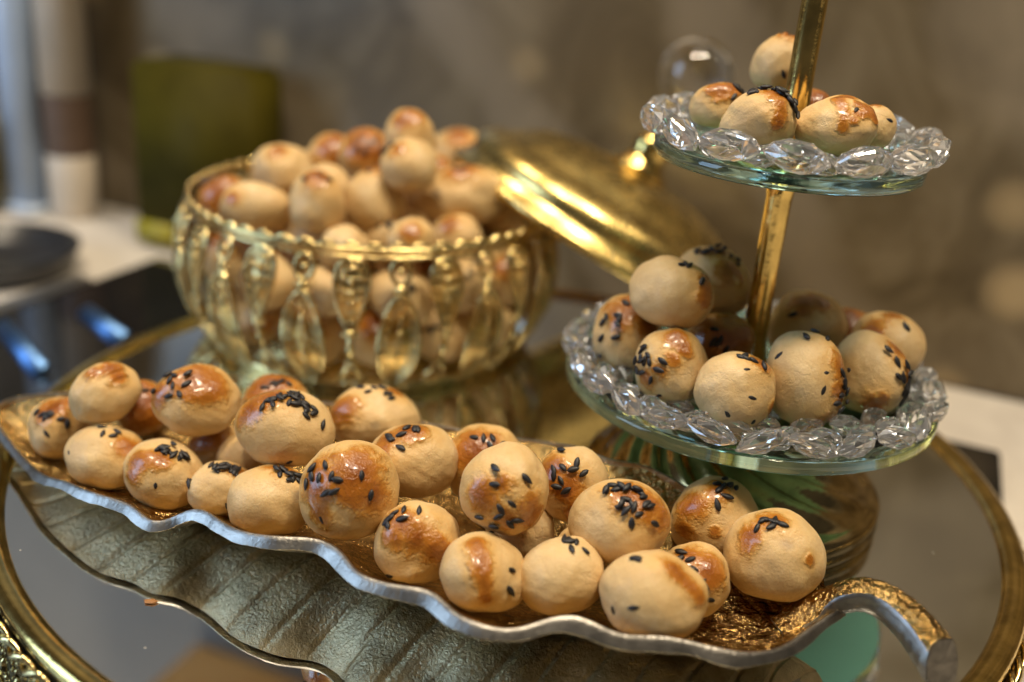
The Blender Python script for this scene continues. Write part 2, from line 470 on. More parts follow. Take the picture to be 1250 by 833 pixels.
BUNS = [
    ('leaf', 'brown topped bun with a seed band at the far left tip of the leaf dish', (-17.26, 35.85, 1.6), (1.18, 1.25, 1.22), (1.185, -0.079, 0.032), [(0.0, 0.75, 0.75)], [(-0.57, 0.52), (-0.35, 0.47), (-0.07, 0.52), (0.06, 0.43), (0.38, 0.3), (0.56, 0.17), (-0.17, 0.36)], [(-0.01, -0.17)], 0),
    ('leaf', 'small seedless bun with torn glazed crown, tilted on top at the left dish tip', (-15.1, 35.2, 3.52), (1.39, 1.18, 1.29), (1.145, -0.433, 0.188), [(0.55, 0.69, 0.5), (0.69, 0.37, 0.4), (0.19, 0.73, 0.35)], [], [], 1),
    ('leaf', 'deep orange bun tucked behind the tilted torn crown bun of the leaf dish', (-14.37, 36.83, 2.15), (1.14, 1.17, 1.16), (1.185, -0.079, 0.032), [(0.0, 0.3, 1.6)], [(0.09, 0.77), (0.28, 0.68), (-0.06, 0.71)], [], 0),
    ('leaf', 'pale oval bun with one buried seed, first in the front row from the left tip', (-14.69, 33.81, 1.57), (1.47, 1.13, 1.3), (1.186, 0.05, -0.02), [(0.68, 0.55, 0.45)], [(-0.02, 0.98), (0.15, 0.97), (0.33, 0.93), (0.28, 0.94)], [(-0.68, 0.12)], 0),
    ('leaf', 'bun with glaze on its upper left and seeds top right, second in the front row', (-12.13, 32.64, 1.75), (1.51, 1.27, 1.39), (1.174, 0.244, -0.101), [(-0.48, 0.3, 0.42), (-0.24, 0.5, 0.35), (-0.02, 0.63, 0.35), (-0.5, -0.08, 0.3)], [(-0.26, 0.95), (-0.14, 0.98), (-0.01, 0.98), (0.05, 0.98), (-0.25, 0.94), (-0.03, 0.91), (0.16, 0.95), (0.39, 0.88), (0.48, 0.84), (0.43, 0.88), (0.35, 0.78), (0.01, 0.98)], [(0.14, -0.07)], 0),
    ('leaf', 'shiny domed bun with nine scattered seeds, raised in the left third of the leaf dish', (-11.45, 34.68, 3.7), (1.65, 1.4, 1.53), (1.185, -0.079, 0.032), [(0.1, 0.7, 0.75), (0.5, 0.45, 0.5), (-0.7, 0.3, 0.4)], [(-0.5, 0.71), (-0.34, 0.74), (-0.41, 0.63), (-0.05, 0.78), (-0.05, 0.58), (-0.77, 0.34), (-0.42, 0.25), (-0.16, 0.31), (-0.3, 0.49)], [], 0),
    ('leaf', 'plain brownish bun wedged underneath the shiny domed nine seed bun', (-11.08, 35.57, 1.36), (1.08, 1.02, 1.05), (1.185, -0.079, 0.032), [(-0.2, 0.6, 0.8)], [], [], 0),
    ('leaf', 'small flattened bun with a row of seeds over its top, third in the front row', (-9.82, 32.07, 1.69), (1.23, 0.99, 1.11), (1.185, -0.079, 0.032), [(0.5, 0.8, 0.4)], [(-0.3, 0.94), (-0.15, 0.97), (0.04, 0.78), (0.32, 0.83), (0.44, 0.88), (0.22, 0.96), (0.33, 0.93), (0.54, 0.83), (0.59, 0.79), (-0.9, 0.41), (-0.84, 0.51), (0.45, 0.88)], [(0.31, -0.5)], 0),
    ('leaf', 'glazed bun peeping out behind the bun with the biggest heap of seeds', (-9.21, 37.11, 2.5), (1.37, 1.37, 1.37), (1.185, -0.079, 0.032), [(0.0, 0.8, 0.9)], [(-0.5, 0.24), (-0.26, 0.34), (0.02, 0.44), (-0.1, 0.66), (0.1, 0.78), (0.34, 0.86), (0.5, 0.7), (0.22, 0.74)], [], 0),
    ('leaf', 'large pale bun crowned with the biggest heap of seeds on the leaf dish', (-7.87, 33.24, 3.65), (1.74, 1.45, 1.59), (1.185, -0.079, 0.032), [(-0.6, 0.55, 0.5), (-0.2, 0.85, 0.5)], [(-0.2, 0.75), (-0.09, 0.79), (0.02, 0.96), (0.05, 0.75), (0.2, 0.89), (0.22, 0.69), (0.37, 0.75), (0.42, 0.86), (0.51, 0.69), (0.54, 0.51), (0.65, 0.72), (0.68, 0.45), (-0.26, 0.58), (-0.06, 0.62), (0.88, 0.21), (0.13, 0.98), (0.68, 0.58), (0.31, 0.93), (0.45, 0.88), (0.28, 0.79)], [(0.25, -0.72)], 0),
    ('leaf', 'smooth pale bun with seeds top right, fourth in the front row from the left tip', (-7.77, 31.11, 1.96), (1.37, 1.22, 1.29), (1.185, -0.079, 0.032), [(0.2, 0.95, 0.45)], [(0.29, 0.94), (0.4, 0.9), (0.51, 0.84), (0.39, 0.85), (0.5, 0.77), (0.7, 0.69), (0.55, 0.82), (0.66, 0.73), (0.25, 0.95), (0.63, 0.75)], [], 0),
    ('leaf', 'big bun with brown glaze facing forward and seeds on its left half, mid leaf dish', (-4.84, 30.02, 3.28), (1.61, 1.66, 1.64), (1.185, -0.079, 0.032), [(0.2, 0.45, 0.75), (-0.55, 0.25, 0.6), (0.6, 0.1, 0.5), (-0.5, -0.25, 0.35)], [(-0.37, 0.57), (-0.62, 0.49), (-0.47, 0.35), (-0.25, 0.41), (-0.13, 0.35), (-0.74, 0.23), (-0.35, 0.11), (-0.18, 0.15), (0.29, 0.42), (0.49, 0.07), (-0.63, 0.37)], [(-0.52, -0.38)], 0),
    ('leaf', 'matt pale bun with a thin seed line on its crown, rear of the leaf dish', (-5.02, 36.48, 2.7), (1.74, 1.48, 1.61), (1.185, -0.079, 0.032), [(-0.7, 0.3, 0.5), (0.5, 0.85, 0.3)], [(-0.29, 0.94), (0.01, 0.98), (0.16, 0.97), (0.29, 0.94), (0.52, 0.84), (-0.14, 0.98), (0.39, 0.91)], [], 0),
    ('leaf', 'pale bun with eight seeds over its glazed upper left, behind the big forward glazed bun', (-3.21, 32.54, 3.27), (1.69, 1.48, 1.59), (1.185, -0.079, 0.032), [(-0.5, 0.6, 0.5), (0.0, 0.85, 0.5)], [(-0.6, 0.78), (-0.54, 0.74), (-0.42, 0.63), (-0.15, 0.42), (-0.15, 0.73), (-0.06, 0.88), (0.15, 0.97), (0.19, 0.83)], [], 0),
    ('leaf', 'front row bun with thick brown glaze above and two buried seeds low on its left', (-2.49, 28.73, 2.36), (1.38, 1.44, 1.41), (1.175, -0.241, 0.099), [(0.16, 0.33, 0.6), (-0.19, 0.64, 0.5), (0.44, -0.08, 0.5), (-0.44, 0.38, 0.4)], [(0.33, 0.93), (-0.17, 0.72), (-0.17, 0.94), (-0.35, 0.81), (-0.52, 0.6), (-0.56, 0.78), (-0.45, 0.73)], [(-0.74, -0.58), (-0.52, -0.76)], 0),
    ('leaf', 'glazed bun at the rear dish edge, half hidden by the round scattered seed bun', (-0.6, 33.55, 2.84), (1.41, 1.44, 1.42), (1.185, -0.079, 0.032), [(-0.2, 0.5, 0.8)], [(-0.24, 0.69), (-0.02, 0.69), (0.2, 0.71), (0.16, 0.54), (0.46, 0.54)], [], 0),
    ('leaf', 'round bun with ten seeds scattered over its face and glaze down both sides', (0.25, 29.45, 4.2), (1.49, 1.51, 1.5), (1.185, -0.079, 0.032), [(-0.55, 0.0, 0.5), (0.55, -0.4, 0.5), (0.0, -0.55, 0.4), (-0.1, 0.25, 0.3)], [(-0.23, 0.55), (0.42, 0.35), (-0.26, 0.25), (0.1, -0.15), (-0.12, -0.28), (-0.18, -0.43), (-0.59, -0.5), (-0.29, -0.69), (0.07, -0.62), (0.22, -0.55)], [], 0),
    ('leaf', 'bun with a seed rosette on its glazed left side, rear row of leaf dish', (2.49, 32.0, 3.2), (1.24, 1.47, 1.35), (1.185, -0.079, 0.032), [(-0.6, 0.3, 0.6), (-0.2, 0.0, 0.5), (0.2, -0.5, 0.5)], [(-0.28, 0.8), (-0.26, 0.44), (-0.49, 0.4), (-0.02, 0.39), (0.09, 0.52), (0.25, 0.32), (-0.49, 0.27), (-0.31, 0.17), (-0.19, -0.04), (-0.41, 0.04)], [], 0),
    ('leaf', 'broad bun with a heap of seeds on top and glaze on its right shoulder', (4.0, 29.25, 3.49), (1.57, 1.36, 1.46), (1.185, -0.079, 0.032), [(0.45, 0.5, 0.5), (0.1, 0.75, 0.5), (0.7, 0.2, 0.35)], [(-0.29, 0.77), (-0.13, 0.8), (-0.15, 0.96), (0.06, 0.8), (0.23, 0.79), (0.04, 0.62), (-0.06, 0.53), (0.17, 0.46), (0.01, 0.38), (0.37, 0.65), (0.38, 0.49), (0.25, 0.32), (0.12, 0.14), (0.51, 0.11), (0.33, 0.72)], [], 0),
    ('leaf', 'front row bun with one upright stripe of glaze down its face', (-0.27, 27.51, 2.24), (1.36, 1.26, 1.31), (1.177, 0.212, -0.087), [(-0.36, 0.78, 0.27), (-0.31, 0.69, 0.26), (-0.26, 0.6, 0.26), (-0.22, 0.51, 0.25), (-0.17, 0.42, 0.25), (-0.12, 0.33, 0.24), (-0.08, 0.24, 0.24), (-0.03, 0.15, 0.23), (0.02, 0.06, 0.23), (0.06, -0.03, 0.22), (0.1, -0.12, 0.21), (0.14, -0.22, 0.21), (0.18, -0.31, 0.2)], [(0.68, -0.02), (0.7, 0.6)], [], 0),
    ('leaf', 'plain smooth unglazed front row bun with a few seeds behind its crown', (2.18, 27.75, 2.26), (1.42, 1.27, 1.35), (1.185, -0.079, 0.032), [], [(0.11, 0.98), (0.13, 0.98), (0.28, 0.94), (0.5, 0.85), (0.07, 0.98), (0.18, 0.97)], [], 0),
    ('leaf', 'large pale front bun showing two dark buried seeds on its left', (4.92, 26.66, 2.6), (1.55, 1.25, 1.4), (1.184, 0.115, -0.047), [(0.19, 0.81, 0.27), (0.31, 0.71, 0.25), (0.43, 0.62, 0.24), (0.55, 0.53, 0.22), (0.62, 0.44, 0.21), (0.69, 0.35, 0.21), (0.76, 0.26, 0.2)], [(-0.47, 0.87), (-0.41, 0.89)], [(-0.7, -0.42), (-0.4, -0.13)], 0),
    ('leaf', 'glossy bun squeezed behind the large pale bun with two buried seeds', (6.49, 28.43, 2.0), (1.24, 1.27, 1.26), (1.185, -0.079, 0.032), [(0.3, 0.5, 0.6), (-0.2, 0.8, 0.5)], [(-0.73, 0.66), (-0.6, 0.77), (-0.43, 0.89), (-0.27, 0.88), (-0.18, 0.52), (0.17, 0.02), (0.02, 0.2), (-0.65, 0.74)], [(0.28, -0.28)], 0),
    ('leaf', 'shaded bun with a small amber spot before the gold foot of the cake stand', (7.59, 31.75, 2.39), (1.53, 1.47, 1.5), (1.185, -0.079, 0.032), [(-0.6, 0.4, 0.45), (-0.75, -0.1, 0.3), (-0.1, 0.75, 0.35), (-0.15, -0.1, 0.14)], [(0.31, 0.93), (0.11, 0.96), (0.08, 0.79), (-0.01, 0.73), (0.13, 0.61), (-0.09, 0.45), (-0.04, 0.83), (0.21, 0.92)], [], 0),
    ('leaf', 'last round bun before the dish handle, seven seeds on its crown', (9.19, 29.41, 2.56), (1.59, 1.54, 1.57), (1.185, -0.079, 0.032), [(-0.6, 0.6, 0.4), (-0.2, 0.85, 0.4), (0.5, 0.1, 0.12)], [(-0.35, 0.92), (-0.24, 0.96), (-0.11, 0.98), (-0.25, 0.87), (0.04, 0.9), (-0.46, 0.72), (-0.13, 0.98)], [], 0),
    ('leaf', 'bun mostly hidden under the round scattered seed bun, seeds showing in the gap', (0.78, 31.19, 1.7), (1.2, 1.09, 1.14), (1.185, -0.079, 0.032), [(0.0, 0.3, 0.4)], [(-0.98, -0.07), (-0.97, -0.17), (-0.9, -0.31), (-0.7, -0.35), (-0.5, -0.4), (-0.3, -0.4), (-0.62, -0.44), (-0.78, -0.22)], [], 0),
    ('leaf', 'bun barely visible in the gap beneath the bun with the biggest seed heap', (-9.62, 34.35, 1.73), (1.02, 1.02, 1.02), (1.185, -0.079, 0.032), [], [], [], 0),
    ('leaf', 'bun buried between the plain smooth bun and the broad bun with seeds heaped on top', (3.12, 30.32, 1.6), (1.01, 1.01, 1.01), (1.185, -0.079, 0.032), [(0.0, 0.4, 0.6)], [], [], 0),
    ('plate', 'glazed bun at the left edge of the lower glass plate', (4.41, 37.43, 6.7), (1.33, 1.55, 1.44), (1.185, -0.079, 0.032), [(-0.1, 0.7, 0.7), (0.5, 0.3, 0.5)], [(-0.08, 0.83), (-0.75, 0.39), (-0.6, 0.48), (-0.34, 0.54), (-0.31, 0.43), (-0.34, 0.3), (-0.96, 0.05), (-0.39, 0.02), (-0.1, -0.73), (-0.9, -0.4)], [], 0),
    ('plate', 'smooth pale bun stacked on top at the left of the lower plate', (5.71, 36.3, 9.0), (1.51, 1.3, 1.4), (1.177, 0.212, -0.087), [(0.56, 0.55, 0.3), (0.59, 0.37, 0.28), (0.62, 0.18, 0.27), (0.65, 0.0, 0.25)], [(-0.08, 0.94), (0.03, 0.98), (0.15, 0.92), (0.46, 0.51)], [], 0),
    ('plate', 'shaded bun left of the pole on the lower plate, long seed line over its crown', (7.65, 39.2, 8.6), (1.55, 1.52, 1.54), (1.185, -0.079, 0.032), [(0.3, 0.3, 0.5), (0.0, 0.8, 0.4)], [(-0.42, 0.89), (-0.28, 0.89), (-0.24, 0.7), (-0.1, 0.93), (0.08, 0.98), (0.26, 0.9), (0.44, 0.88), (0.63, 0.75), (0.7, 0.69), (-0.3, 0.94), (0.17, 0.95)], [], 0),
    ('plate', 'bun with a dense seed cluster down its left side, front left of the lower plate', (5.81, 34.7, 6.8), (1.24, 1.42, 1.33), (1.185, -0.079, 0.032), [(0.0, 0.75, 0.45), (0.2, 0.5, 0.3), (-0.13, 0.23, 0.3), (-0.47, -0.03, 0.3), (-0.8, -0.3, 0.3)], [(-0.83, 0.53), (-0.93, 0.33), (-0.85, 0.36), (-0.96, 0.21), (-0.98, 0.08), (-0.8, 0.14), (-0.98, -0.02), (-0.7, 0.14), (-0.37, 0.16), (-0.48, -0.05), (-0.66, -0.31), (-0.87, 0.45), (-0.97, -0.16)], [(-0.44, -0.72)], 0),
    ('plate', 'speckled unglazed bun with several buried seeds, front middle of the lower plate', (7.91, 33.25, 6.78), (1.37, 1.34, 1.36), (1.185, -0.079, 0.032), [(0.5, 0.7, 0.4), (0.8, -0.5, 0.25)], [(-0.01, 0.98), (0.21, 0.96), (0.39, 0.9), (0.57, 0.8), (0.09, 0.98)], [(0.2, -0.19), (-0.32, -0.6), (0.42, -0.87), (0.08, 0.53)], 0),
    ('plate', 'tall egg shaped bun with a seed column on its glazed right, lower plate front', (10.45, 34.36, 6.84), (1.53, 1.76, 1.64), (1.185, -0.079, 0.032), [(0.7, 0.3, 0.4), (0.75, -0.2, 0.4), (0.3, -0.8, 0.4)], [(-0.05, 0.98), (0.23, 0.96), (0.48, 0.86), (0.71, 0.16), (0.93, 0.25), (0.7, -0.02), (0.68, -0.26), (0.51, -0.38), (0.65, -0.51), (0.82, -0.49), (0.95, -0.11), (0.95, -0.25)], [(0.24, 0.18), (0.2, -0.16), (-0.67, 0.48)], 0),
    ('plate', 'bun with a seed cluster on its right and glaze at its bottom, lower plate', (13.23, 35.58, 6.78), (1.42, 1.7, 1.56), (1.185, -0.079, 0.032), [(0.6, 0.6, 0.4), (0.8, 0.0, 0.3), (-0.1, -0.62, 0.36)], [(0.21, 0.57), (0.43, 0.31), (0.62, 0.22), (0.68, 0.06), (0.4, -0.01), (0.54, -0.03), (0.63, -0.17), (0.73, -0.09), (0.54, -0.21), (0.59, -0.32), (0.79, -0.38), (0.66, -0.51), (0.91, -0.24), (0.75, -0.24)], [], 0),
    ('plate', 'pale bun with a single seed, right rear of the lower plate', (14.63, 38.05, 7.01), (1.38, 1.41, 1.39), (1.185, -0.079, 0.032), [(0.0, 0.9, 0.3), (-0.6, 0.5, 0.45)], [(0.18, 0.51)], [], 0),
    ('plate', 'bun at the rear of the lower plate just right of the pole', (11.64, 39.23, 7.11), (1.58, 1.41, 1.49), (1.185, -0.079, 0.032), [(-0.2, 0.7, 0.5), (0.2, 0.6, 0.3)], [(-0.5, 0.34)], [], 0),
    ('plate', 'dark brown bun in the shadow at the foot of the pole on the lower plate', (7.98, 37.07, 6.87), (1.32, 1.25, 1.28), (1.185, -0.079, 0.032), [(0.0, 0.2, 1.3)], [(-0.35, 0.49), (-0.4, 0.11), (-0.2, 0.18), (-0.04, -0.14), (-0.3, 0.05)], [], 0),
    ('plate', 'amber bun wedged between two pale buns at the rear of the lower plate', (13.8, 40.28, 6.46), (1.28, 1.22, 1.25), (1.185, -0.079, 0.032), [(0.0, 0.3, 1.2)], [], [], 0),
    ('top', 'glazed bun at the left of the upper glass plate', (6.73, 38.54, 15.6), (1.01, 0.9, 0.95), (1.185, -0.079, 0.032), [(-0.1, 0.5, 0.6), (0.4, 0.6, 0.6)], [(0.63, 0.76), (0.68, 0.71), (0.76, 0.63), (0.44, 0.17), (0.74, 0.53), (0.77, 0.61), (0.84, 0.51), (0.67, 0.72)], [], 0),
    ('top', 'front bun of the upper plate with a thick arc of seeds over its top', (7.65, 35.51, 15.65), (1.3, 1.08, 1.19), (1.185, -0.079, 0.032), [(0.4, 0.35, 0.25), (0.39, 0.25, 0.25), (0.39, 0.15, 0.25), (0.38, 0.05, 0.25), (0.35, -0.07, 0.25), (0.33, -0.18, 0.25), (0.3, -0.3, 0.25), (0.3, 0.75, 0.5)], [(-0.36, 0.92), (-0.1, 0.98), (0.11, 0.98), (0.36, 0.92), (0.47, 0.85), (0.56, 0.81), (0.68, 0.72), (0.36, 0.68), (0.58, 0.68), (0.76, 0.62), (0.74, 0.55), (0.87, 0.47), (0.95, 0.27), (0.98, 0.06), (-0.23, 0.96), (0.01, 0.98), (0.54, 0.79), (0.83, 0.54)], [], 0),
    ('top', 'topmost bun, balanced high against the pole with a torn amber crown', (9.13, 40.61, 17.0), (1.05, 1.14, 1.1), (1.185, -0.079, 0.032), [(0.3, 0.85, 0.45)], [], [(-0.05, -0.5)], 1),
    ('top', 'wide seedless bun with a vertical glaze band, right of the pole on the upper plate', (10.38, 35.77, 15.64), (1.36, 1.0, 1.18), (1.185, -0.079, 0.032), [(-0.08, 0.85, 0.2), (-0.08, 0.73, 0.2), (-0.08, 0.62, 0.2), (-0.08, 0.5, 0.2), (-0.09, 0.38, 0.2), (-0.09, 0.27, 0.2), (-0.1, 0.15, 0.2), (-0.11, 0.02, 0.19), (-0.11, -0.12, 0.19), (-0.12, -0.25, 0.18), (0.12, -0.0, 0.21), (0.36, 0.25, 0.25), (0.6, 0.5, 0.28), (0.64, 0.37, 0.25), (0.68, 0.23, 0.23), (0.72, 0.1, 0.2), (0.53, 0.37, 0.22), (0.34, 0.63, 0.23), (0.15, 0.9, 0.25)], [], [(0.28, 0.46)], 0),
    ('top', 'small bun peeping out at the far right of the upper plate', (11.93, 36.79, 15.56), (0.8, 0.8, 0.8), (1.185, -0.079, 0.032), [(0.0, 0.9, 0.3)], [], [(0.41, 0.21)], 0),
    ('top', 'amber bun behind the pole on the upper plate', (10.42, 39.71, 15.6), (0.86, 0.86, 0.86), (1.185, -0.079, 0.032), [(0.0, 0.2, 1.5)], [], [], 0),
    ('bowl', 'pale bun at the left inside the gold bowl, near the rim', (-12.71, 48.04, 7.6), (1.64, 1.25, 1.45), (1.185, -0.079, 0.032), [(-0.5, 0.3, 0.3)], [], [], 0),
    ('bowl', 'bun at the rear left of the bowl heap', (-12.32, 51.69, 8.6), (1.49, 1.37, 1.43), (1.185, -0.079, 0.032), [(0.0, 0.6, 0.35)], [], [], 0),
    ('bowl', 'upright bun with glazed cap, second from the left along the bowl front', (-9.6, 47.21, 8.29), (1.42, 1.61, 1.51), (1.185, -0.079, 0.032), [(0.1, 0.7, 0.55)], [(-0.43, 0.81), (0.19, 0.74), (0.46, 0.6)], [], 0),
    ('bowl', 'egg shaped bun standing upright in the middle of the bowl front', (-7.15, 48.58, 8.07), (1.38, 1.73, 1.56), (1.185, -0.079, 0.032), [(0.0, 0.95, 0.45)], [(-0.2, 0.96)], [], 0),
    ('bowl', 'widest bun of the bowl heap, glazed on top, at its right front', (-3.15, 50.86, 8.37), (2.25, 1.6, 1.93), (1.185, -0.079, 0.032), [(0.0, 0.6, 0.42), (0.2, 0.75, 0.3)], [(-0.13, 0.79), (0.04, 0.67)], [], 0),
    ('bowl', 'bun high on the bowl heap behind the upright egg shaped bun', (-5.56, 48.15, 10.14), (1.39, 1.39, 1.39), (1.185, -0.079, 0.032), [(-0.3, 0.5, 0.4)], [(-0.62, 0.77), (-0.76, 0.63), (-0.64, 0.75)], [], 0),
    ('bowl', 'topmost bun of the bowl heap', (-5.84, 50.75, 11.0), (1.32, 1.28, 1.3), (1.185, -0.079, 0.032), [(0.0, 0.6, 0.6)], [], [], 0),
    ('bowl', 'dark glazed bun with many seeds near the top of the bowl heap', (-8.17, 52.42, 9.6), (1.38, 1.34, 1.36), (1.185, -0.079, 0.032), [(0.0, 0.3, 1.0)], [(-0.09, 0.44), (0.21, 0.25), (-0.24, 0.06), (0.42, 0.38), (0.06, -0.06), (-0.36, 0.38), (0.61, 0.0)], [], 0),
    ('bowl', 'amber bun at the rear of the bowl heap, left of the seedy dark one', (-10.23, 53.81, 9.0), (1.37, 1.29, 1.33), (1.185, -0.079, 0.032), [(0.2, 0.4, 0.9)], [], [], 0),
    ('bowl', 'small bun low in the gap at the middle of the bowl front', (-5.43, 49.26, 6.63), (1.09, 1.05, 1.07), (1.185, -0.079, 0.032), [(0.0, 0.4, 0.6)], [], [], 0),
    ('bowl', 'small bun just under the widest bun of the bowl', (-3.11, 48.44, 6.87), (1.15, 1.07, 1.11), (1.185, -0.079, 0.032), [(-0.2, 0.5, 0.5)], [], [], 0),
    ('bowl', 'small pale bun at the right rim of the bowl', (-0.51, 52.09, 7.26), (1.43, 1.35, 1.39), (1.185, -0.079, 0.032), [], [], [], 0),
    ('bowl', 'bun at the right rear of the bowl beside the widest one, near the lid', (-1.56, 55.29, 8.0), (1.6, 1.46, 1.53), (1.185, -0.079, 0.032), [(0.1, 0.6, 0.5)], [], [], 0),
    ('bowl', 'bun crown just clearing the front rim of the bowl', (-8.08, 45.83, 6.6), (1.13, 1.06, 1.1), (1.185, -0.079, 0.032), [], [], [], 0),
    ('bowl', 'orange bun at the far left inside the bowl rim', (-14.91, 50.6, 7.2), (1.36, 1.28, 1.32), (1.185, -0.079, 0.032), [(0.0, 0.3, 1.2)], [], [], 0),
    ('bowl', 'bun at the right rear of the bowl heap', (-3.93, 58.92, 8.6), (1.68, 1.5, 1.59), (1.185, -0.079, 0.032), [(0.0, 0.6, 0.5)], [], [], 0),
]
NEAR_RIM = [
    (-20.95, 37.53, 1.0),
    (-19.96, 36.31, 1.0),
    (-18.54, 34.71, 1.0),
    (-16.64, 32.66, 1.3),
    (-15.46, 31.86, 1.6),
    (-14.32, 31.1, 1.75),
    (-13.32, 30.68, 1.8),
    (-12.49, 30.42, 1.75),
    (-11.53, 29.66, 1.6),
    (-10.95, 29.85, 1.7),
    (-10.29, 29.9, 2.15),
    (-9.76, 29.72, 2.25),
    (-8.44, 28.64, 2.3),
    (-6.98, 28.12, 2.5),
    (-5.84, 28.17, 2.55),
    (-5.28, 27.97, 2.55),
    (-4.68, 27.45, 2.5),
    (-4.17, 26.7, 2.4),
    (-2.96, 26.17, 2.45),
    (-1.8, 25.94, 2.55),
    (-1.28, 25.35, 2.45),
    (-0.66, 24.88, 2.4),
    (0.21, 24.59, 2.4),
    (0.83, 24.59, 2.4),
    (1.61, 24.89, 2.6),
    (2.55, 25.05, 2.75),
    (3.77, 24.77, 2.4),
    (4.9, 25.01, 2.3),
    (5.76, 25.06, 2.2),
    (7.07, 24.97, 2.0),
    (7.81, 25.12, 1.9),
    (8.86, 25.64, 1.8),
    (9.9, 26.58, 1.9),
    (10.78, 27.35, 2.0),
    (11.42, 27.89, 1.85),
]
FAR_RIM = [
    (-20.92, 37.51, 1.2),
    (-20.42, 37.91, 1.5),
    (-19.34, 37.96, 1.8),
    (-16.71, 38.17, 2.1),
    (-13.99, 38.13, 2.3),
    (-10.63, 38.12, 2.4),
    (-6.92, 38.02, 2.5),
    (-4.5, 37.43, 2.5),
    (-2.3, 36.82, 2.5),
    (-0.48, 36.45, 2.5),
    (1.13, 36.14, 2.6),
    (2.68, 35.38, 2.9),
    (3.85, 34.23, 3.1),
    (5.35, 33.87, 3.1),
    (6.5, 33.21, 2.9),
    (7.67, 32.64, 2.5),
    (9.02, 31.7, 2.2),
    (9.93, 30.45, 2.1),
    (10.88, 29.22, 2.15),
]
HANDLE_PATH = [
    (9.32, 27.81, 0.9),
    (10.6, 28.2, 1.6),
    (11.55, 27.89, 2.4),
    (12.31, 27.47, 2.5),
    (12.98, 26.64, 2.3),
    (13.55, 25.44, 1.85),
]

# ------------------------------------------------------------------ kitchen behind (the wall runs at a slant to the view)
YAW = rad(-21)
E1 = np.array([math.cos(YAW), math.sin(YAW)])
E2 = np.array([-math.sin(YAW), math.cos(YAW)])
def kpt(a, b, z=0.0):
    q = E1 * a + E2 * b
    return (q[0], q[1], z)
def kbox(name, a, b, z, mat, parent=None, bev=.15, base=None):
    mb = MB()
    c = kpt((a[0] + a[1]) / 2, (b[0] + b[1]) / 2, (z[0] + z[1]) / 2)
    mb.box((0, 0, 0), (a[1] - a[0], b[1] - b[0], z[1] - z[0]), bev=bev)
    me = mb.mesh(name, mat, False)
    if parent is None: return link(name, me, None, c, (0, 0, YAW))
    d = np.array(c) - np.array(base)
    ca, sa = math.cos(-YAW), math.sin(-YAW)
    return link(name, me, parent, (d[0] * ca - d[1] * sa, d[0] * sa + d[1] * ca, d[2]))

tag(kbox('splashback', (-150, 150), (68, 76), (-4.2, 33), MARBLE, bev=0), kind='structure')
tag(kbox('wall', (-150, 150), (68.4, 76), (33, 200), plain('grey_plaster', (.20, .19, .175), .7, var=.04), bev=0), kind='structure')
tag(kbox('worktop', (-150, 150), (-6, 67.9), (-8.2, -4.2), COUNTER, bev=.3), kind='structure')
tag(kbox('floor', (-260, 260), (-260, 76), (-96, -92), plain('floor_tiles', (.32, .28, .24), .4), bev=0), kind='structure')
# hob
GLINT_BLUE = metal('window_glint_blue', (.12, .24, .48), .38, [(200, .2)])  # blue of the window reflection put into the metal colour
hb = kpt(-22, 32, -4.2)
hob = empty('hob', hb, (0, 0, YAW))
tag(hob, 'black glass hob set into the pale worktop beneath the tray', 'hob')
kbox('glass_top', (-50.5, 7), (6, 58), (-4.2, -3.6), HOB, hob, .12, hb)
kbox('trim', (-51.9, -50.5), (5.5, 51.5), (-4.2, -3.45), STEEL, hob, .1, hb)
for (a0, b0, a1, b1) in ((-48.5, 42.0, -41.8, 38.4), (-46.3, 46.3, -41.4, 44.2)):  # added bars standing in for blue window reflections on the hob
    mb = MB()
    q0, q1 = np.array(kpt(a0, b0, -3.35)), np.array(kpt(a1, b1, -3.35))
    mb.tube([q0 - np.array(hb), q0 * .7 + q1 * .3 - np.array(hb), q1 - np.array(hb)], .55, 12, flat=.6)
    o = link('blue_glint_bar', mb.mesh('blue_glint_bar', GLINT_BLUE), hob)
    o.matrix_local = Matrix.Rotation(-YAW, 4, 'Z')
# things standing at the back left of the worktop
c = kpt(-67.9, 63.0, -4.2)
o = empty('wall_post', c, (0, 0, YAW))  # blue of the daylight on the post is put into its colour
tag(o, 'tall pale blue post rising from the worktop, blurred behind the bowl', 'post')
mb = MB(); mb.box((0, 0, 13.5), (2.6, 2.6, 27), bev=.3); link('shaft', mb.mesh('shaft', plain('daylit_pale_blue', (.42, .52, .68), .4)), o)
mb = MB(); mb.box((0, 0, .4), (3.6, 3.6, .8), bev=.2); link('base', mb.mesh('base', plain('daylit_base_blue', (.42, .50, .62), .4)), o)
c = kpt(-64.2, 64.0, -4.2)
o = empty('bottle', c, (0, 0, YAW))
tag(o, 'tall cream bottle with a brown label band, next to the pale blue post', 'bottle')
cream = plain('cream_plastic', (.58, .50, .40), .45)
mb = MB(); mb.lathe([(0, 0), (1.7, 0), (1.9, .3), (1.9, 5.2), (1.85, 5.25)], 40); link('body', mb.mesh('body', cream), o)
mb = MB(); mb.lathe([(1.92, 5.2), (1.92, 10.0)], 40, caps=False); link('label_band', mb.mesh('label_band', plain('brown_label', (.12, .075, .05), .5)), o)
mb = MB(); mb.lathe([(1.9, 10.0), (1.9, 25), (1.2, 27), (1.0, 28), (0, 28)], 40); link('neck', mb.mesh('neck', cream), o)
c = kpt(-50.4, 63.6, -4.2)
o = empty('oil_tin', c, (0, 0, YAW))
tag(o, 'dark olive green oil tin standing against the brown marble wall', 'tin')
mb = MB(); mb.box((0.3, 0, 7.0), (9.6, 6, 14.0), bev=.5); link('body', mb.mesh('body', plain('olive_tin', (.055, .044, .003), .6, var=.3, spec=.1)), o)
